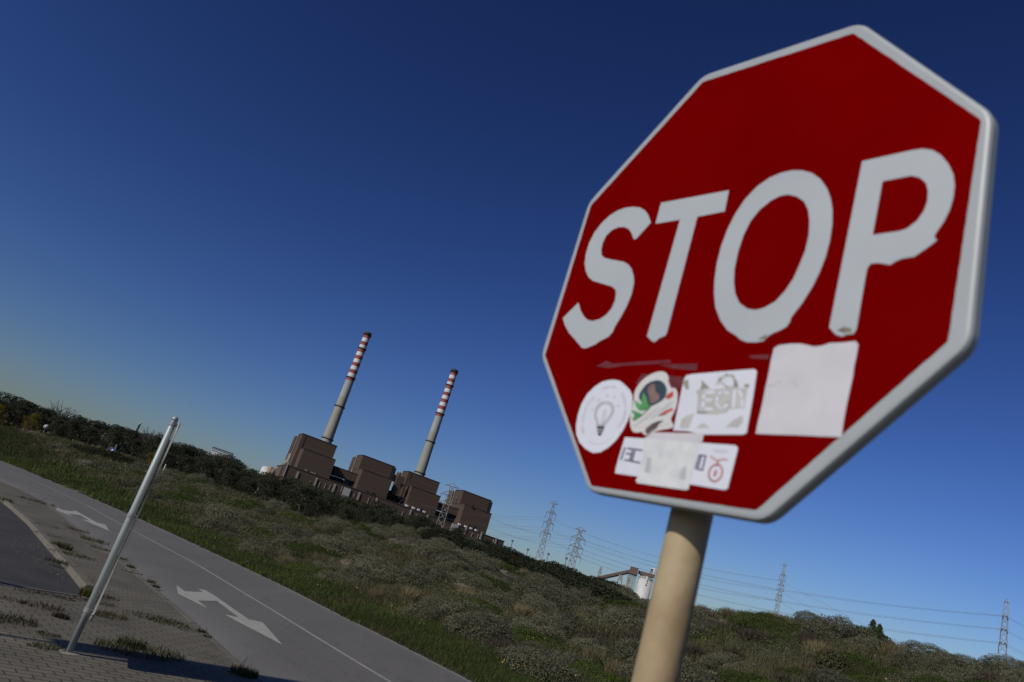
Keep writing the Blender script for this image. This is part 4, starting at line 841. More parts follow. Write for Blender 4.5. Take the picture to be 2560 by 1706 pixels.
wb = Thing('warehouse', 'low pale industrial shed between the pines and the storage tank', 'building', W3(q[0][0], 0, BZ)); mb = MB(); mb.box(q[0][0], q[1][0]+6, 0, 30, BZ, zt-3, 0, W3); wb.part('wall', mb, 'pale_panel'); mb = MB(); mb.box(q[0][0]-.5, q[1][0]+6.5, -.5, 30.5, zt-3, zt-1.4, 0, W3); wb.part('roof', mb, 'roof_white')
for k in range(5): u = q[0][0]+2+k*4.4; mb = MB(); mb.box(u, u+2.6, -.2, -.02, zt-7, zt-4, 0, W3); wb.part('window', mb, 'window_dark')
q, W3 = far_rect(Z17, [(1750,780),(1930,850)], 230, -25.3); wb = Thing('house', 'sunlit ochre house wall showing over the pines on the left', 'building', W3(q[0][0], 0, BZ)); mb = MB(); mb.box(q[0][0], q[1][0], 0, 8, BZ, q[1][1]-.4, 0, W3); wb.part('wall', mb, 'ochre_wall')
mb = MB(); um = (q[0][0]+q[1][0])/2; zz = q[1][1]-.4; mb.add([W3(q[0][0]-.4,-.4,zz), W3(q[1][0]+.4,-.4,zz), W3(q[1][0]+.4,8.4,zz), W3(q[0][0]-.4,8.4,zz), W3(um,-.4,zz+.8), W3(um,8.4,zz+.8)], [(0,1,4),(2,3,5),(1,2,5,4),(3,0,4,5),(3,2,1,0)]); wb.part('roof', mb, 'pale_panel')
a = at_dist(*Z11(1437,195), 330); b_ = at_dist(*Z11(1375,335), 330); t = Thing('mast', 'slim white mast standing above the pines left of the sign post', 'mast', (a.x, a.y, BZ)); mb = MB(); mb.lathe((a.x, a.y, 0), [(.5,BZ),(.38,a.z-1),(.42,a.z-1),(.42,a.z)], 14); t.part('shaft', mb, 'concrete_light', smooth=True)
a = at_dist(*Z17(850,866), 118); zb = gz(a.x, a.y); t = Thing('street_lamp', 'park lamp with a white globe beside the trail at the far left', 'lamp', (a.x, a.y, zb)); mb = MB(); mb.bar((a.x, a.y, zb-.3), (a.x, a.y, a.z-.25), .06, n=8); t.part('post', mb, 'steel_dark'); mb = MB(); mb.lathe((a.x, a.y, a.z), [(.05,-.32),(.25,-.22),(.34,0),(.25,.22),(.02,.32)], 14); t.part('globe', mb, 'lamp_globe', smooth=True)
a = at_dist(*Z17(2060,1300), 104); zb = gz(a.x, a.y); t = Thing('blue_sign', 'small blue square sign on a slanting pole before the pines', 'road sign', (a.x, a.y, zb)); mb = MB(); mb.bar((a.x, a.y+.03, zb-.2), (a.x, a.y+.03, a.z+.3), .04, n=6); t.part('post', mb, 'galv'); mb = MB(); mb.box(a.x-.38, a.x+.38, a.y-.03, a.y-.0, a.z-.38, a.z+.38); pn = t.part('panel', mb, 'sign_blue'); mb = MB(); mb.box(a.x-.08, a.x+.1, a.y-.036, a.y-.0301, a.z-.1, a.z+.18); t.part('emblem', mb, 'roof_white', parent=pn)
b_ = at_dist(*Z17(2150,1190), 108); mb = MB(); zb = gz(b_.x, b_.y); mb.bar((b_.x, b_.y, zb-.3), (b_.x, b_.y, b_.z), .06, n=6); solo('pole', mb, 'galv', 'thin grey pole behind the blue sign', 'pole', loc=(b_.x, b_.y, zb))
a = at_dist(*Z11(1888,940), 88); zb = gz(a.x, a.y); mb = MB(); mb.bar((a.x, a.y, zb-.2), (a.x, a.y, max(a.z, zb+.9)), .055, n=8); mb.lathe((a.x, a.y, max(a.z, zb+.9)), [(.056,0),(.03,.04),(.002,.06)], 8); solo('marker_post', mb, 'roof_white', 'short white marker post in the scrub beside the galvanized post', 'post', loc=(a.x, a.y, zb))

# ================================================================ vegetation
SKYL = [(-80,975),(0,984),(26,989),(57,997),(84,1000),(116,1021),(163,1040),(190,1039),(231,1052),(262,1063),(277,1059),(318,1066),(358,1079),(374,1101),(388,1089),(410,1090),(439,1108),(480,1113),(500,1119),(516,1129),(538,1142),(560,1140),(581,1148),(594,1152),(603,1163),(628,1181),(656,1174),(664,1174),(692,1186),(711,1198),(743,1198),(768,1201),(800,1220),(838,1232),(864,1232),(877,1249),(915,1258),(953,1252),(974,1268),(994,1286),(1030,1289),(1061,1293),(1082,1299),(1100,1311),(1128,1324),(1141,1338),(1184,1345),(1220,1359),(1255,1364),(1281,1373),(1294,1382),(1316,1387),(1333,1398),(1372,1401),(1393,1408),(1413,1416),(1440,1426),(1456,1428),(1477,1439),(1499,1451),(1521,1445),(1541,1453),(1552,1467),(1557,1482),(1640,1500)]
SKT = [azel(*p) for p in SKYL]
def skel(a): return interp(a, SKT)
def pos(a, D): return D*math.sin(R(a)), D*math.cos(R(a))
def make_tree(kind, n=3400):
    g = np.random.default_rng(50+kind); H = 4.6; tb = MB(); pts = []; nb = 11
    lean = g.normal(0, .25, 2); tb.path([(0,0,-.4), (lean[0]*.4, lean[1]*.4, 1.2), (lean[0], lean[1], 2.6), (lean[0]*1.3, lean[1]*1.3, 3.9)], [.15,.12,.08,.03], n=6)
    lobes = []
    for i in range(nb):
        z0 = .35+3.0*i/nb; th = i*2.4+g.uniform(-.5,.5); L = g.uniform(.9, 1.9)*(1-.3*i/nb); e = (math.cos(th)*L+lean[0], math.sin(th)*L+lean[1], z0+g.uniform(.3,.9))
        tb.path([(lean[0]*z0/3, lean[1]*z0/3, z0), tuple(np.array(e)*.6+np.array([lean[0]*z0/3, lean[1]*z0/3, z0])*.4), e], [.05,.035,.015], n=4); lobes.append((e, g.uniform(.5,.95)))
    lobes += [((lean[0]*1.3+g.normal(0,.3), lean[1]*1.3+g.normal(0,.3), 3.5+g.uniform(0,.5)), g.uniform(.5,.8)) for _ in range(4)]
    P = []; Nn = []
    for c, r_ in lobes:
        k = int(n/len(lobes)); d = unit(g.normal(size=(k,3))); rr = r_*g.uniform(.45, 1.05, k)**.6; p = np.array(c)+d*rr[:,None]*[1.15,1.15,.8]; P.append(p); Nn.append(d)
    P = np.concatenate(P); Nn = np.concatenate(Nn); keep = P[:,2] > .1; P = P[keep]; Nn = Nn[keep]
    V = leafquads(P, .17, Nn, 1.2, .5); return tb, V
def make_tree_thing(name, kind, label, group, bare=False, col=(.043,.05,.026)):
    t = bpy.data.objects.new(name, None); COL.objects.link(t); tag(t, label, 'tree', group)
    tb, V = make_tree(kind)
    tr = mesh_obj('trunk', tb, 'bark'); tr.parent = t
    C_ = tint(len(V), col, .35, .12); fobj('crown', V, C_, t); return t
def bare_tree(label, az_, D, h, seed):
    g = np.random.default_rng(seed); x, y = pos(az_, D); z = gz(x, y); t = Thing('bare_tree', label, 'tree', (x, y, z)); mb = MB(); tw = MB()
    mb.path([(x,y,z-.3),(x+.1,y,z+h*.5)], [.13,.08], n=6)
    for i in range(26):
        a = g.uniform(0, 6.28); e = g.uniform(.35, 1.3); L = h*.5*g.uniform(.7,1.05); b = Vector((x+.1, y, z+h*g.uniform(.4,.55))); d = Vector((math.cos(a)*math.cos(e), math.sin(a)*math.cos(e), math.sin(e)))
        m_ = b+d*L*.55+Vector((0,0,.05)); mb.path([tuple(b), tuple(m_), tuple(b+d*L)], [.04,.03,.012], n=4)
        for j in range(9): q = b+d*L*g.uniform(.4,1); w_ = Vector(g.normal(0,1,3)).normalized()+d; tw.bar(q, q+w_*L*.16, .014)
    t.part('trunk', mb, 'bark'); t.part('twigs', tw, 'bark')
glab = {'a': ('dark evergreen pine crown in the belt left of the sign post', 'pines left of the galvanized sign post'), 'b': ('dark evergreen pine between the sign post and the power station', 'pines between the sign post and the power station'), 'c': ('dark bushy pine in front of the brown turbine hall', 'pines in front of the turbine hall')}
protos = {}
tn_ = 0
for row in range(-1, 4):
    a = -35.+abs(row)*.4
    while a < 1.2:
        D0 = interp(a, CRD)*(.985 if row >= 0 else .945)+max(row, 0)*3.4; step = math.degrees(2.3/D0)
        a += step*rnd.uniform(.75, 1.3); D = D0+rnd.uniform(-1.5, 1.5); x, y = pos(a, D)
        if (a > -1 and row <= 0) or (row < 0 and a < -17): continue
        gz_ = gz(x, y); top = HH+D*math.tan(R(skel(a))); h = (top-gz_)*(rnd.uniform(.78, 1.10) if row < 2 else rnd.uniform(.86, 1.14))
        if row == 0: h *= .9
        if row < 0: h *= .85
        h = max(h, 1.6); s_ = h/4.5; key = 'a' if a < -20.5 else ('b' if a < -12.6 else 'c'); kind = rnd.randrange(5)
        if (key, kind) not in protos:
            protos[(key, kind)] = make_tree_thing('pine_tree', kind, *glab[key]); o = protos[(key, kind)]
        else: o = copy_tree(protos[(key, kind)])
        sx = max(s_, .55)*rnd.uniform(.95, 1.25); o.location = (x, y, gz_-.1); o.scale = (sx, sx, s_); o.rotation_euler = (0, 0, rnd.uniform(0, 6.28)); tn_ += 1
bare_tree('bare twiggy tree on the skyline, leftmost of the leafless trees', azel(133,1040)[0], 132, 5.3, 1)
bare_tree('bare round-crowned tree on the skyline right beside the leftmost leafless one', azel(151,1050)[0], 130, 5.2, 2)
bare_tree('bare twiggy tree on the skyline just left of the sign post', azel(371,1100)[0], 118, 5.0, 3)
bare_tree('bare thin tree in front of the low pale shed', azel(604,1165)[0], 116, 4.8, 4)
# mimosa-like yellow flowering tree behind the post and the one at the left border
for (px, py, D, lb) in ((393,1150,104,'small yellow flowering tree before the pines behind the sign post'), (2,1020,122,'small yellow flowering tree at the left border of the picture'), (88,1045,120,'small yellow flowering bush under the pines at the far left')):
    a, _ = azel(px, py); x, y = pos(a, D); o = make_tree_thing('flowering_tree', 3, lb, None, col=(.16,.125,.012)); o.location = (x, y, gz(x, y)-.2); o.scale = (.55,.55,.62)

def dome_shrub(name, label, group, x, y, r_, h, n, col, sz, seed, cat='shrub', lump=.3):
    g = np.random.default_rng(seed); t = bpy.data.objects.new(name, None); COL.objects.link(t); tag(t, label, cat, group); t.location = (x, y, gz(x, y)-.08)
    p, d = dome_pts(n, r_, h, 11, lump, g); p = p*g.uniform(.82, 1.03, n)[:,None]; fobj('foliage', leafquads(p, sz, d, .9, .6), tint(n, col, .3, .1), t)
    st = MB()
    for i in range(6): th = i*1.05; st.path([(0,0,-.1), (math.cos(th)*r_*.35, math.sin(th)*r_*.35, h*.4), (math.cos(th)*r_*.7, math.sin(th)*r_*.7, h*.62)], [.05,.035,.012], n=4)
    o = mesh_obj('stem', st, 'bark'); o.parent = t; return t
# dense rounded bushes on the crest, right of the pines
hp = {}
x_ = 1105
k = 0
while x_ < 1560:
    for row in range(3):
        px = x_+rnd.uniform(-8, 8)+row*9; i = np.searchsorted([p[0] for p in SKYL], px); py = float(np.interp(px, [p[0] for p in SKYL], [p[1] for p in SKYL])); a, el = azel(px, py)
        if px > 1548: continue
        D = interp(a, CRD)*(.84+.055*row); x, y = pos(a, D); z = gz(x, y); top = HH+D*math.tan(R(el)); h = max((top-z)*(.62+.17*row), .8)
        r_ = rnd.uniform(1.3, 2.0)*max(1, h/2.2)
        kk = rnd.randrange(4)
        if kk not in hp: o = dome_shrub('bush', 'dense dark green rounded bush on the dune crest right of the pines', 'rounded bushes on the dune crest', x, y, 1.6, 2.0, 3600, (.036,.043,.02), .16, 70+kk, lump=.38); hp[kk] = o
        else: o = copy_tree(hp[kk]); o.location = (x, y, z-.08)
        o.scale = (r_/1.6, r_/1.6, h/2.0); o.rotation_euler = (0,0,rnd.uniform(0,6.28)); k += 1
    x_ += 19
# low hedge before the trail on the left
x_ = 215
while x_ < 400:
    px = x_; py = 1118+(px-223)*.345+6; a, el = azel(px, py); D = interp(a, CRD)*.84; x, y = pos(a, D); z = gz(x, y); kk = rnd.randrange(4)
    o = copy_tree(hp.get(kk) or hp[list(hp)[0]]); h = max(.9, HH+D*math.tan(R(el))-z); o['label'] = 'low dark green hedge bush in the band left of the sign post'; o['group'] = 'hedge bushes left of the sign post'; o.location = (x, y, z-.08); o.scale = (1.0, 1.0, min(h, 2.)/2.0); o.rotation_euler = (0,0,rnd.uniform(0,6.28)); x_ += 13

# ---- heath: cushions and tufts; the largest as plants of their own, the rest as cover
GREY, GREEN, TAN, TWIG, LGREEN = (.145,.145,.088), (.052,.078,.012), (.21,.185,.10), (.085,.072,.05), (.065,.092,.020)
def fld(x, y, seed, f):
    g = np.random.default_rng(seed); a = g.uniform(0, 6.28, 9); ph = g.uniform(0, 6.28, 9); s = 0
    for i in range(9): s = s+np.sin((x*np.cos(a[i])+y*np.sin(a[i]))*f*(1+.37*i)+ph[i])/(1+.25*i)
    return s/4
def shrub_proto(kind, seed):
    g = np.random.default_rng(seed)
    if kind == 'grey':
        n = 9000; p, d = dome_pts(n, .55, .42, 42, .62, g, .91); p *= g.uniform(.84, 1.03, n)[:,None]; V = leafquads(p, .03, d+[0,0,.3], .9, .45); Cc = tint(n, GREY, .35, .05)
        q, d2 = dome_pts(2600, .5, .38, 30, .3, g, .9); V = np.concatenate([V, leafquads(q, .03, d2, 1.2, .3)]); Cc = np.concatenate([Cc, tint(2600, TWIG, .3, .1)])
    elif kind == 'green':
        n = 8000; p, d = dome_pts(n, .6, .34, 26, .35, g, .86); p *= g.uniform(.86, 1.02, n)[:,None]; V = leafquads(p, .028, d+[0,0,.4], .8, .4); Cc = tint(n, GREEN, .35, .1)
    elif kind == 'tan':
        n = 800; th = g.uniform(0, 6.28, n); rr = .26*np.sqrt(g.uniform(0,1,n)); P = np.stack([rr*np.cos(th), rr*np.sin(th), 0*th], 1); V = blades(P, .46, .5, .009); Cc = tint(n, TAN, .35, .08)
    elif kind == 'twig':
        n = 1300; th = g.uniform(0, 6.28, n); rr = .33*np.sqrt(g.uniform(0,1,n)); P = np.stack([rr*np.cos(th), rr*np.sin(th), g.uniform(0,.22,n)*(1-rr/.4)], 1); V = blades(P, .26, .75, .011); Cc = tint(n, TWIG, .4, .1)
    else:
        n = 1000; th = g.uniform(0, 6.28, n); rr = .3*np.sqrt(g.uniform(0,1,n)); P = np.stack([rr*np.cos(th), rr*np.sin(th), 0*th], 1); V = blades(P, .34, .5, .011); Cc = tint(n, LGREEN, .3, .1)
    return V, Cc
SL = {'grey': ('grey-green cushion shrub on the dune slope', 'shrub', 'cushion_shrub', 'grey cushion shrubs on the dune'), 'green': ('low bright green cushion shrub on the dune slope', 'shrub', 'cushion_shrub', 'green cushion shrubs on the dune'),
      'tan': ('clump of dry straw coloured dune grass', 'grass clump', 'grass_clump', 'dry grass clumps on the dune'), 'twig': ('brown twiggy heath shrub on the dune slope', 'shrub', 'heath_shrub', 'brown heath shrubs on the dune'), 'lg': ('clump of fresh green grass at the foot of the dune', 'grass clump', 'grass_clump', 'green grass clumps at the dune foot')}
sp_ = {}
cnt = 0
placed = []
tries = 0
while cnt < 285 and tries < 9000:
    tries += 1
    a = rnd.uniform(-22, 41); de = interp(a, DE); dc = interp(a, CRD); u = rnd.random(); D = (de+3.5)*((dc*.985)/(de+3.5))**u
    x, y = pos(a, D); verge = (D-de)*abs(math.cos(R(a-56)))
    if verge < 2.6: continue
    kind = rnd.choices(['grey','green','tan','twig','lg'], [46, 28, 12, 12, 6 if verge < 9 else 0])[0]
    s_ = {'grey': rnd.uniform(.7, 1.6)*(1+D/110), 'green': rnd.uniform(.7, 1.6)*(1+D/110), 'tan': rnd.uniform(.8, 1.5), 'twig': rnd.uniform(.9, 1.7), 'lg': rnd.uniform(.8, 1.2)}[kind]
    if any((x-p[0])**2+(y-p[1])**2 < (.5*(s_+p[2]))**2 for p in placed): continue
    placed.append((x, y, s_)); k = rnd.randrange(3)
    if (kind, k) not in sp_:
        lb, ct, nm, gr = SL[kind]; V, Cc = shrub_proto(kind, 200+k*7+len(kind)); o = tag(bpy.data.objects.new(nm, fmesh(nm, V, Cc)), lb, ct, gr); COL.objects.link(o); sp_[(kind, k)] = o
    else: o = sp_[(kind, k)].copy(); COL.objects.link(o)
    fz = (D-de)/(dc-de); o['label'] = SL[kind][0].replace(' on the dune slope', '').replace(' at the foot of the dune', '')+', '+('by the verge' if fz < .2 else 'mid slope' if fz < .6 else 'near the crest')+(' before the power station' if a < -8 else ' on the central dune' if a < 6 else ' left of the stop sign' if a < 16.5 else ' right of the stop sign')
    o.location = (x, y, gz(x, y)-.05); o.rotation_euler = (0, 0, rnd.uniform(0, 6.28)); o.scale = (s_*rnd.uniform(.9,1.3), s_*rnd.uniform(.9,1.3), s_*rnd.uniform(.75,1.05)); cnt += 1
def sandf(x, y): return fld(x, y, 3, .22)+fld(x, y, 4, .9)*.45
gr_ = bpy.data.objects['ground']; co = np.empty(len(gr_.data.vertices)*3); gr_.data.vertices.foreach_get('co', co); co = co.reshape(-1,3); az__ = np.degrees(np.arctan2(co[:,0], co[:,1])); D__ = np.hypot(co[:,0], co[:,1])
vg__ = (D__-np.interp(az__, [q[0] for q in DE], [q[1] for q in DE]))*np.abs(np.cos(np.radians(az__-56))); sv_ = np.clip((sandf(co[:,0], co[:,1])-.22)/.25, 0, 1)*(vg__ > 3.5)*(D__ < 160)
gr_.data.attributes.new('sand', 'FLOAT', 'POINT').data.foreach_set('value', sv_.astype(np.float32))
# the round bush and the young pine on the right skyline of the photograph
for (px, py, w_, h_, lb, cl) in ((2083,1697,.95,.85,'round olive green ball shaped shrub on bare sand at the bottom right', (.07,.068,.03)), (2160,1600,2.0,.55,'spreading green shrub just below the right skyline', (.035,.055,.014))):
    a, el = azel(px, py); D = 8.
    while D < 60 and gz(*pos(a, D)) < HH+D*math.tan(R(el)): D += .1
    x, y = pos(a, D); dome_shrub('shrub', lb, None, x, y, w_*.62, h_, 2600, cl, .07, px, lump=.08)
for (px, py, hh_, lb) in ((2184,1552,.8,'young upright pine on the right skyline, the taller of the pair'), (2200,1562,.6,'shorter young pine right beside the taller one on the skyline')):
    a, el = azel(px, py); D = interp(a, CRD)*1.0; x, y = pos(a, D); z = gz(x, y); n = 700; g = np.random.default_rng(px); zz = g.uniform(.1, 1, n); th = g.uniform(0, 6.28, n); top = max(HH+D*math.tan(R(el))-z, hh_)
    rr = .33*(1.05-zz)**.7*g.uniform(.3, 1, n); P = np.stack([rr*np.cos(th), rr*np.sin(th), zz*top], 1); t = bpy.data.objects.new('young_pine', None); COL.objects.link(t); tag(t, lb, 'tree'); t.location = (x, y, z)
    fobj('crown', leafquads(P, .13, np.stack([np.cos(th), np.sin(th), 0*th+1.2], 1), .5, .3), tint(n, (.045,.06,.02), .3, .1), t); m_ = MB(); m_.path([(0,0,-.2),(0,0,top*.9)], [.04,.01], n=5); o = mesh_obj('trunk', m_, 'bark'); o.parent = t

def scatter(N_, seed, a0, a1, f0, f1):
    g = np.random.default_rng(seed); a = g.uniform(a0, a1, N_); de = np.interp(a, [q[0] for q in DE], [q[1] for q in DE]); dc = np.interp(a, [q[0] for q in CRD], [q[1] for q in CRD])
    lo = de+f0; hi = dc*f1; D = lo*(hi/lo)**g.uniform(0, 1, N_); x = D*np.sin(np.radians(a)); y = D*np.cos(np.radians(a)); verge = (D-de)*np.abs(np.cos(np.radians(a-56)))
    return a, D, x, y, verge
a, D, x, y, vg = scatter(62000, 5, -36, 44, .15, 1.02)
z = np.array([gz(*q) for q in zip(x, y)]); base = np.stack([x, y, z-.03], 1)
sand = sandf(x, y); sp1 = fld(x, y, 8, .35)+rng.normal(0, .28, len(x)); sp2 = fld(x, y, 9, .5)+rng.normal(0, .3, len(x))
keep = (sand < .34) | (vg < 3) | (rng.random(len(x)) < .12)
kind = np.where(sp1 > .22, 0, np.where(sp1 > -.12, 1, np.where(sp1 > -.4, 2, 3)))
kind = np.where((sp2 > .3), 4, kind); kind = np.where(vg < 3.2+sp2*1.2, 5, kind)
Vq, Cq, V5, C5 = [], [], [], []
sc_ = np.clip(D/28, .8, 3.2)
for kd, col, K in ((0, GREY, 34), (1, (.088,.095,.034), 24), (4, GREEN, 26)):
    m_ = keep & (kind == kd); idx = np.repeat(np.where(m_)[0], K); n = len(idx); p, d = dome_pts(n, 1, 1, 5, .0)
    ang = rng.uniform(.16, .42, len(x)); hh_ = rng.uniform(.12, .32, len(x)); q = p*np.stack([ang[idx], ang[idx], hh_[idx]], 1)*np.sqrt(sc_[idx])[:,None]; P = base[idx]+q*rng.uniform(.8, 1.05, n)[:,None]
    Vq.append(leafquads(P, .04*sc_[idx], d, .9, .5)); tc_ = (1+rng.uniform(-.3, .3, len(x)))[idx][:,None]; Cq.append(np.clip(tint(n, col, .3, .08)*tc_, .002, 1))
for kd, col, K, L_, ln in ((2, (.18,.165,.08), 14, .34, .6), (3, TWIG, 14, .24, .7), (5, (.06,.078,.022), 15, .17, .6)):
    m_ = keep & (kind == kd); idx = np.repeat(np.where(m_)[0], K); n = len(idx); off = rng.normal(0, .16, (n,2))*np.sqrt(sc_[idx])[:,None]; P = base[idx].copy(); P[:,:2] += off
    V5.append(blades(P, L_*np.sqrt(sc_[idx]), ln, .010*sc_[idx])); tc_ = (1+rng.uniform(-.3, .3, len(x)))[idx][:,None]; Cq_ = np.clip(tint(n, col, .3, .1)*tc_, .002, 1); C5.append(Cq_)
o = fobj('ground_cover', np.concatenate(Vq), np.concatenate(Cq)); tag(o, kind='stuff', label='low heath of grey-green and green cushions covering the dunes', cat='ground cover')
o = fobj('dune_grass', np.concatenate(V5), np.concatenate(C5)); tag(o, kind='stuff', label='thin dry and green grasses growing between the dune shrubs', cat='grass')
# short green verge beside the road
a, D, x, y, vg = scatter(26000, 6, -34, 30, .02, .72); z = np.array([gz(*q) for q in zip(x, y)])
m_ = vg < 3.6+fld(x, y, 12, .8)*1.4; idx = np.repeat(np.where(m_)[0], 12); n = len(idx); sc_ = np.clip(D/22, .8, 4); P = np.stack([x, y, z-.02], 1)[idx]; P[:,:2] += rng.normal(0, .12, (n,2))*sc_[idx][:,None]
tt = (1+.5*fld(x, y, 15, .7)+rng.uniform(-.15, .15, len(x)))[idx][:,None]; mixr = (fld(x, y, 17, 1.3) > .55)[idx][:,None]
Cc = np.where(mixr, tint(n, (.11,.08,.045), .25, .1), tint(n, (.066,.090,.020), .4, .14))*tt
o = fobj('verge_grass', blades(P, .15*np.sqrt(sc_[idx]), .55, .012*sc_[idx]), np.clip(Cc, .002, 1)); tag(o, kind='stuff', label='short green grass verge along the far side of the road', cat='grass')
# small wild flowers
g = np.random.default_rng(9); cl = []
for c in range(46):
    a_, D_, x_0, y_0, v_ = scatter(1, 900+c, -8, 30, 1.5, .7)
    for i in range(g.integers(3, 16)): xx, yy = x_0[0]+g.normal(0,.5), y_0[0]+g.normal(0,.5); cl.append((xx, yy, gz(xx, yy)+g.uniform(.18,.34)))
P = np.array(cl); V = leafquads(P, .038, np.tile([[0,-.6,.8]], (len(P),1)), .4, .9)
o = fobj('wildflowers', V, tint(len(P), (.62,.55,.05), .2, .05)); tag(o, kind='stuff', label='tiny yellow wildflowers scattered in the verge grass', cat='flowers')
# pale stones set along the road edge far to the left
mb = MB()
for i in range(170):
    t = rnd.random(); L = RIGHT[5:10]; s_ = t*(len(L)-1.001); j = int(s_); q = np.array(L[j])*(1-(s_-j))+np.array(L[j+1])*(s_-j); q = q+np.array([.56,.6])*rnd.uniform(.0,.3); r_ = rnd.uniform(.05,.15)
    pts = [(q[0]+r_*math.cos(k*1.26)*rnd.uniform(.7,1.2), q[1]+r_*math.sin(k*1.26)*rnd.uniform(.7,1.2), -.08) for k in range(5)]; top_ = [(p[0]*.7+q[0]*.3, p[1]*.7+q[1]*.3, r_*.5) for p in pts]; mb.add(pts+top_, [(0,1,6,5),(1,2,7,6),(2,3,8,7),(3,4,9,8),(4,0,5,9),(5,6,7,8,9)])
tag(mesh_obj('edge_stones', mb, 'stone_pale'), 'pale stones along the far road edge', 'stones', kind='stuff')
# weeds in the joints of the pavement
def weed(label, px, py, r_, h, n, col, seed, flat=False, stretch=1., rot=0., stalks=0):
    h *= .75; n = int(n*.9); col = tuple(c*.72 for c in col)
    g = np.random.default_rng(seed); x, y, _ = gp(px, py); o = None
    th = g.uniform(0, 6.28, n); rr = np.sqrt(g.uniform(0, 1, n)); lx = rr*np.cos(th)*r_*stretch; ly = rr*np.sin(th)*r_
    P = np.stack([lx*math.cos(rot)-ly*math.sin(rot), lx*math.sin(rot)+ly*math.cos(rot), 0*lx+.002], 1)
    V = blades(P, h, .9 if flat else .55, .009); Cc = tint(n, col, .35, .12)
    L5 = [V]; C_ = [Cc]
    if stalks:
        ps = P[:stalks]; V2 = blades(ps, h*2.6, .3, .006); L5.append(V2); C_.append(tint(len(ps), (.16,.13,.07), .3, .1))
    o = bpy.data.objects.new('weed', fmesh('weed', np.concatenate(L5), np.concatenate(C_))); COL.objects.link(o); o.location = (x, y, 0); return tag(o, label, 'weed', 'weeds in the pavement joints')
WG, WB = (.07,.078,.025), (.10,.075,.04)
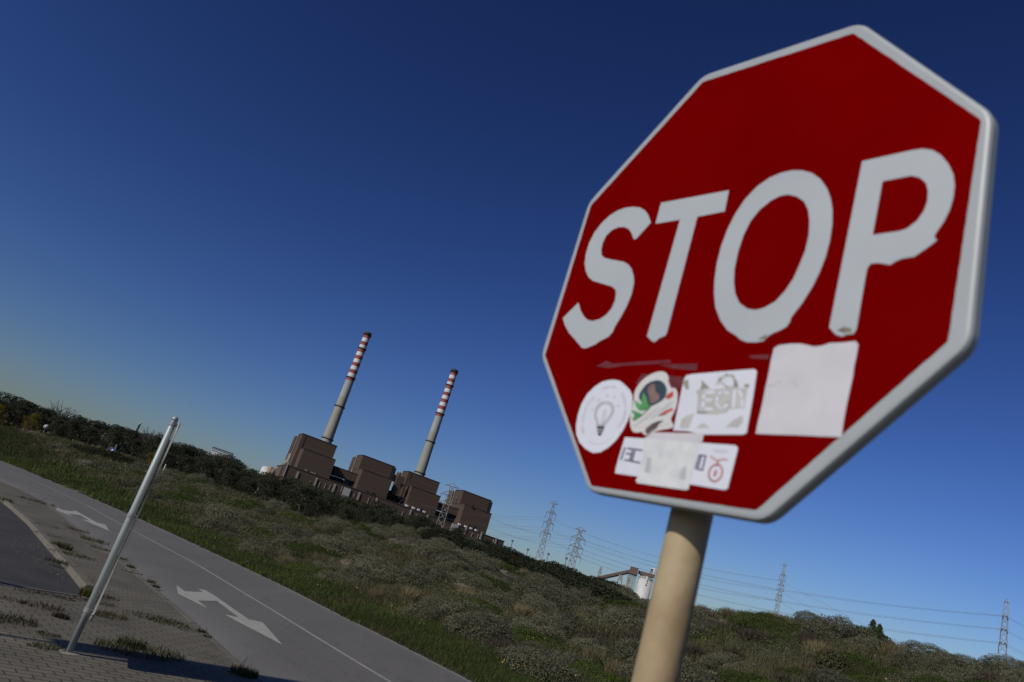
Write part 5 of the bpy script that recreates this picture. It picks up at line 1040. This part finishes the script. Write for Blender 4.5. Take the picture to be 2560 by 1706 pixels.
wl = [('green weed growing against the kerb, largest beside the dark side road', (560,330), .22,.16,420,WG,1,4), ('weed mat spreading from the kerb weed onto the pavers', (660,400), .3,.07,340,WG,1.6,0), ('weed hanging over the kerb gap', (530,470), .18,.09,240,WG,1.3,0),
 ('yellow-green weed right at the kerb end by the side road', (800,775), .12,.15,300,(.13,.13,.025),1,8), ('brown weed just behind the galvanized post', (960,790), .16,.06,160,WB,1.5,0), ('small brown weed behind the foot of the plate', (950,850), .12,.05,110,WB,1.5,0),
 ('brown grass tuft with upright stalks right of the galvanized post', (990,960), .2,.08,260,WB,1.3,14), ('long trailing green weed right of the galvanized post', (1400,975), .26,.05,330,WG,1.8,0), ('trailing weed end nearer the road', (1560,1030), .2,.06,260,WG,1.6,0), ('thin weed line along the joints toward the road kerb', (1760,1095), .12,.04,90,WG,2.6,0),
 ('small weed on the road kerb below the thin weed line', (1850,1105), .07,.06,110,WG,1,2), ('small weed on the road kerb, lowest of the kerb pair', (1900,1150), .06,.05,80,WG,1,0), ('dark weed mat in the shadow of the sign plate', (1300,1290), .35,.09,620,WG,1.6,6), ('dark upright weed at the left end of the shaded mat', (1200,1230), .16,.12,260,WG,1,4),
 ('tall stalked weed at the road kerb in the shadow, bottom middle', (2240,1500), .14,.12,420,(.085,.095,.03),1.3,12), ('round brown dead weed left of the galvanized post', (550,970), .1,.07,230,(.06,.05,.035),1,0), ('brown weed patch in the middle of the left pavement', (370,870), .2,.06,260,WB,1.5,4),
 ('green-brown weed by the left border of the pavement', (90,1000), .2,.08,300,(.085,.08,.035),1.5,8), ('low weed left of the post foot', (430,1250), .13,.05,200,WG,1.6,0), ('low weed near the thin shadow line', (440,1135), .1,.04,110,WG,1.5,0), ('brown weed below the flush kerb, leftmost', (270,740), .13,.04,120,WB,1.6,0), ('brown weed below the flush kerb, in the middle', (450,760), .12,.04,110,WB,1.6,0), ('brown weed below the flush kerb, right', (600,800), .11,.04,110,WB,1.4,0), ('reddish weed beside the kerb end', (730,805), .14,.04,140,WB,1.6,0),
 ('small weed on the left pavement above the tufted one', (120,815), .12,.04,110,WB,1.6,0), ('weed tuft on the road side of the paving behind the post, lower', (870,275), .28,.13,260,WG,1.4,8), ('dark weed at the paving edge behind the post, upper', (710,175), .26,.1,220,WB,1.4,8), ('weed in the paving edge right behind the post', (930,345), .2,.07,150,WG,1.6,0), ('weed on the kerb line just right of the post', (1120,440), .14,.09,140,WG,1.2,2), ('weed on the kerb line, second right of the post', (1205,515), .1,.09,130,WG,1,3), ('flat weed by the kerb line right of the post', (1210,560), .14,.04,110,WG,1.8,0),
 ('thin stalked weed on the road kerb, upper', (1390,655), .08,.09,110,WG,1,8), ('thin stalked weed on the road kerb, lower', (1430,695), .08,.07,110,WG,1,8), ('weed streak on the paving, top left', (440,130), .24,.05,130,WB,2,0), ('weed behind the kerb, top left', (420,210), .2,.05,120,WG,1.8,0)]
for i, (lb, p, r_, h, n, col, st_, sk_) in enumerate(wl): weed(lb, *Z2(*p), r_, h, n, col, 300+i, h < .06, st_, R(57), sk_)
weed('dark weed tuft at the far paving edge near the distant arrow', *Z1(340,1125), .5, .16, 260, WB, 400, False, 1.4, R(57), 8)
weed('weed tuft at the far kerb end, left border', *Z1(10,1105), .3, .16, 260, WG, 401, False, 1.2, R(57), 4)
for px, py, mt, lb, nm in ((*Z2(1895,312), 'flower_magenta', 'single magenta flower at the verge edge of the road', 'flower'), (*Z2(2247,480), 'litter', 'white scrap of litter in the verge by the road', 'litter')):
    x, y, _ = gp(px, py); mb = MB()
    for i in range(9): a_ = i*.7; mb.add([(x, y, .02), (x+.12*math.cos(a_), y+.12*math.sin(a_), .08+.03*(i % 3)), (x+.12*math.cos(a_+.5), y+.12*math.sin(a_+.5), .09)], [(0,1,2)])
    solo(nm, mb, mt, lb, nm, loc=(x, y, 0))

# grit swept against the kerb and loose stones on the dark side road
mb = MB(); g = np.random.default_rng(77)
for i in range(170):
    t = g.random()**.7; j = t*2.2; L = [KA[0], KA[1], KA[2], KA[3]]; k = int(min(j, 2)); q = np.array(L[k])*(1-(j-k))+np.array(L[k+1])*(j-k); q = q+np.array([-.83,-.56])*abs(g.normal(0,.45))+g.normal(0,.12,2); r_ = g.uniform(.005,.015)
    if q[0] > KA[0][0]: continue
    mb.add([(q[0]+r_,q[1],-.06),(q[0],q[1]+r_,-.06),(q[0]-r_,q[1],-.06),(q[0],q[1]-r_,-.06),(q[0],q[1],-.06+r_*1.1)], [(0,1,4),(1,2,4),(2,3,4),(3,0,4)])
tag(mesh_obj('gravel', mb, 'kerb_stone'), 'loose grit on the dark side road along the kerb', 'gravel', kind='stuff')
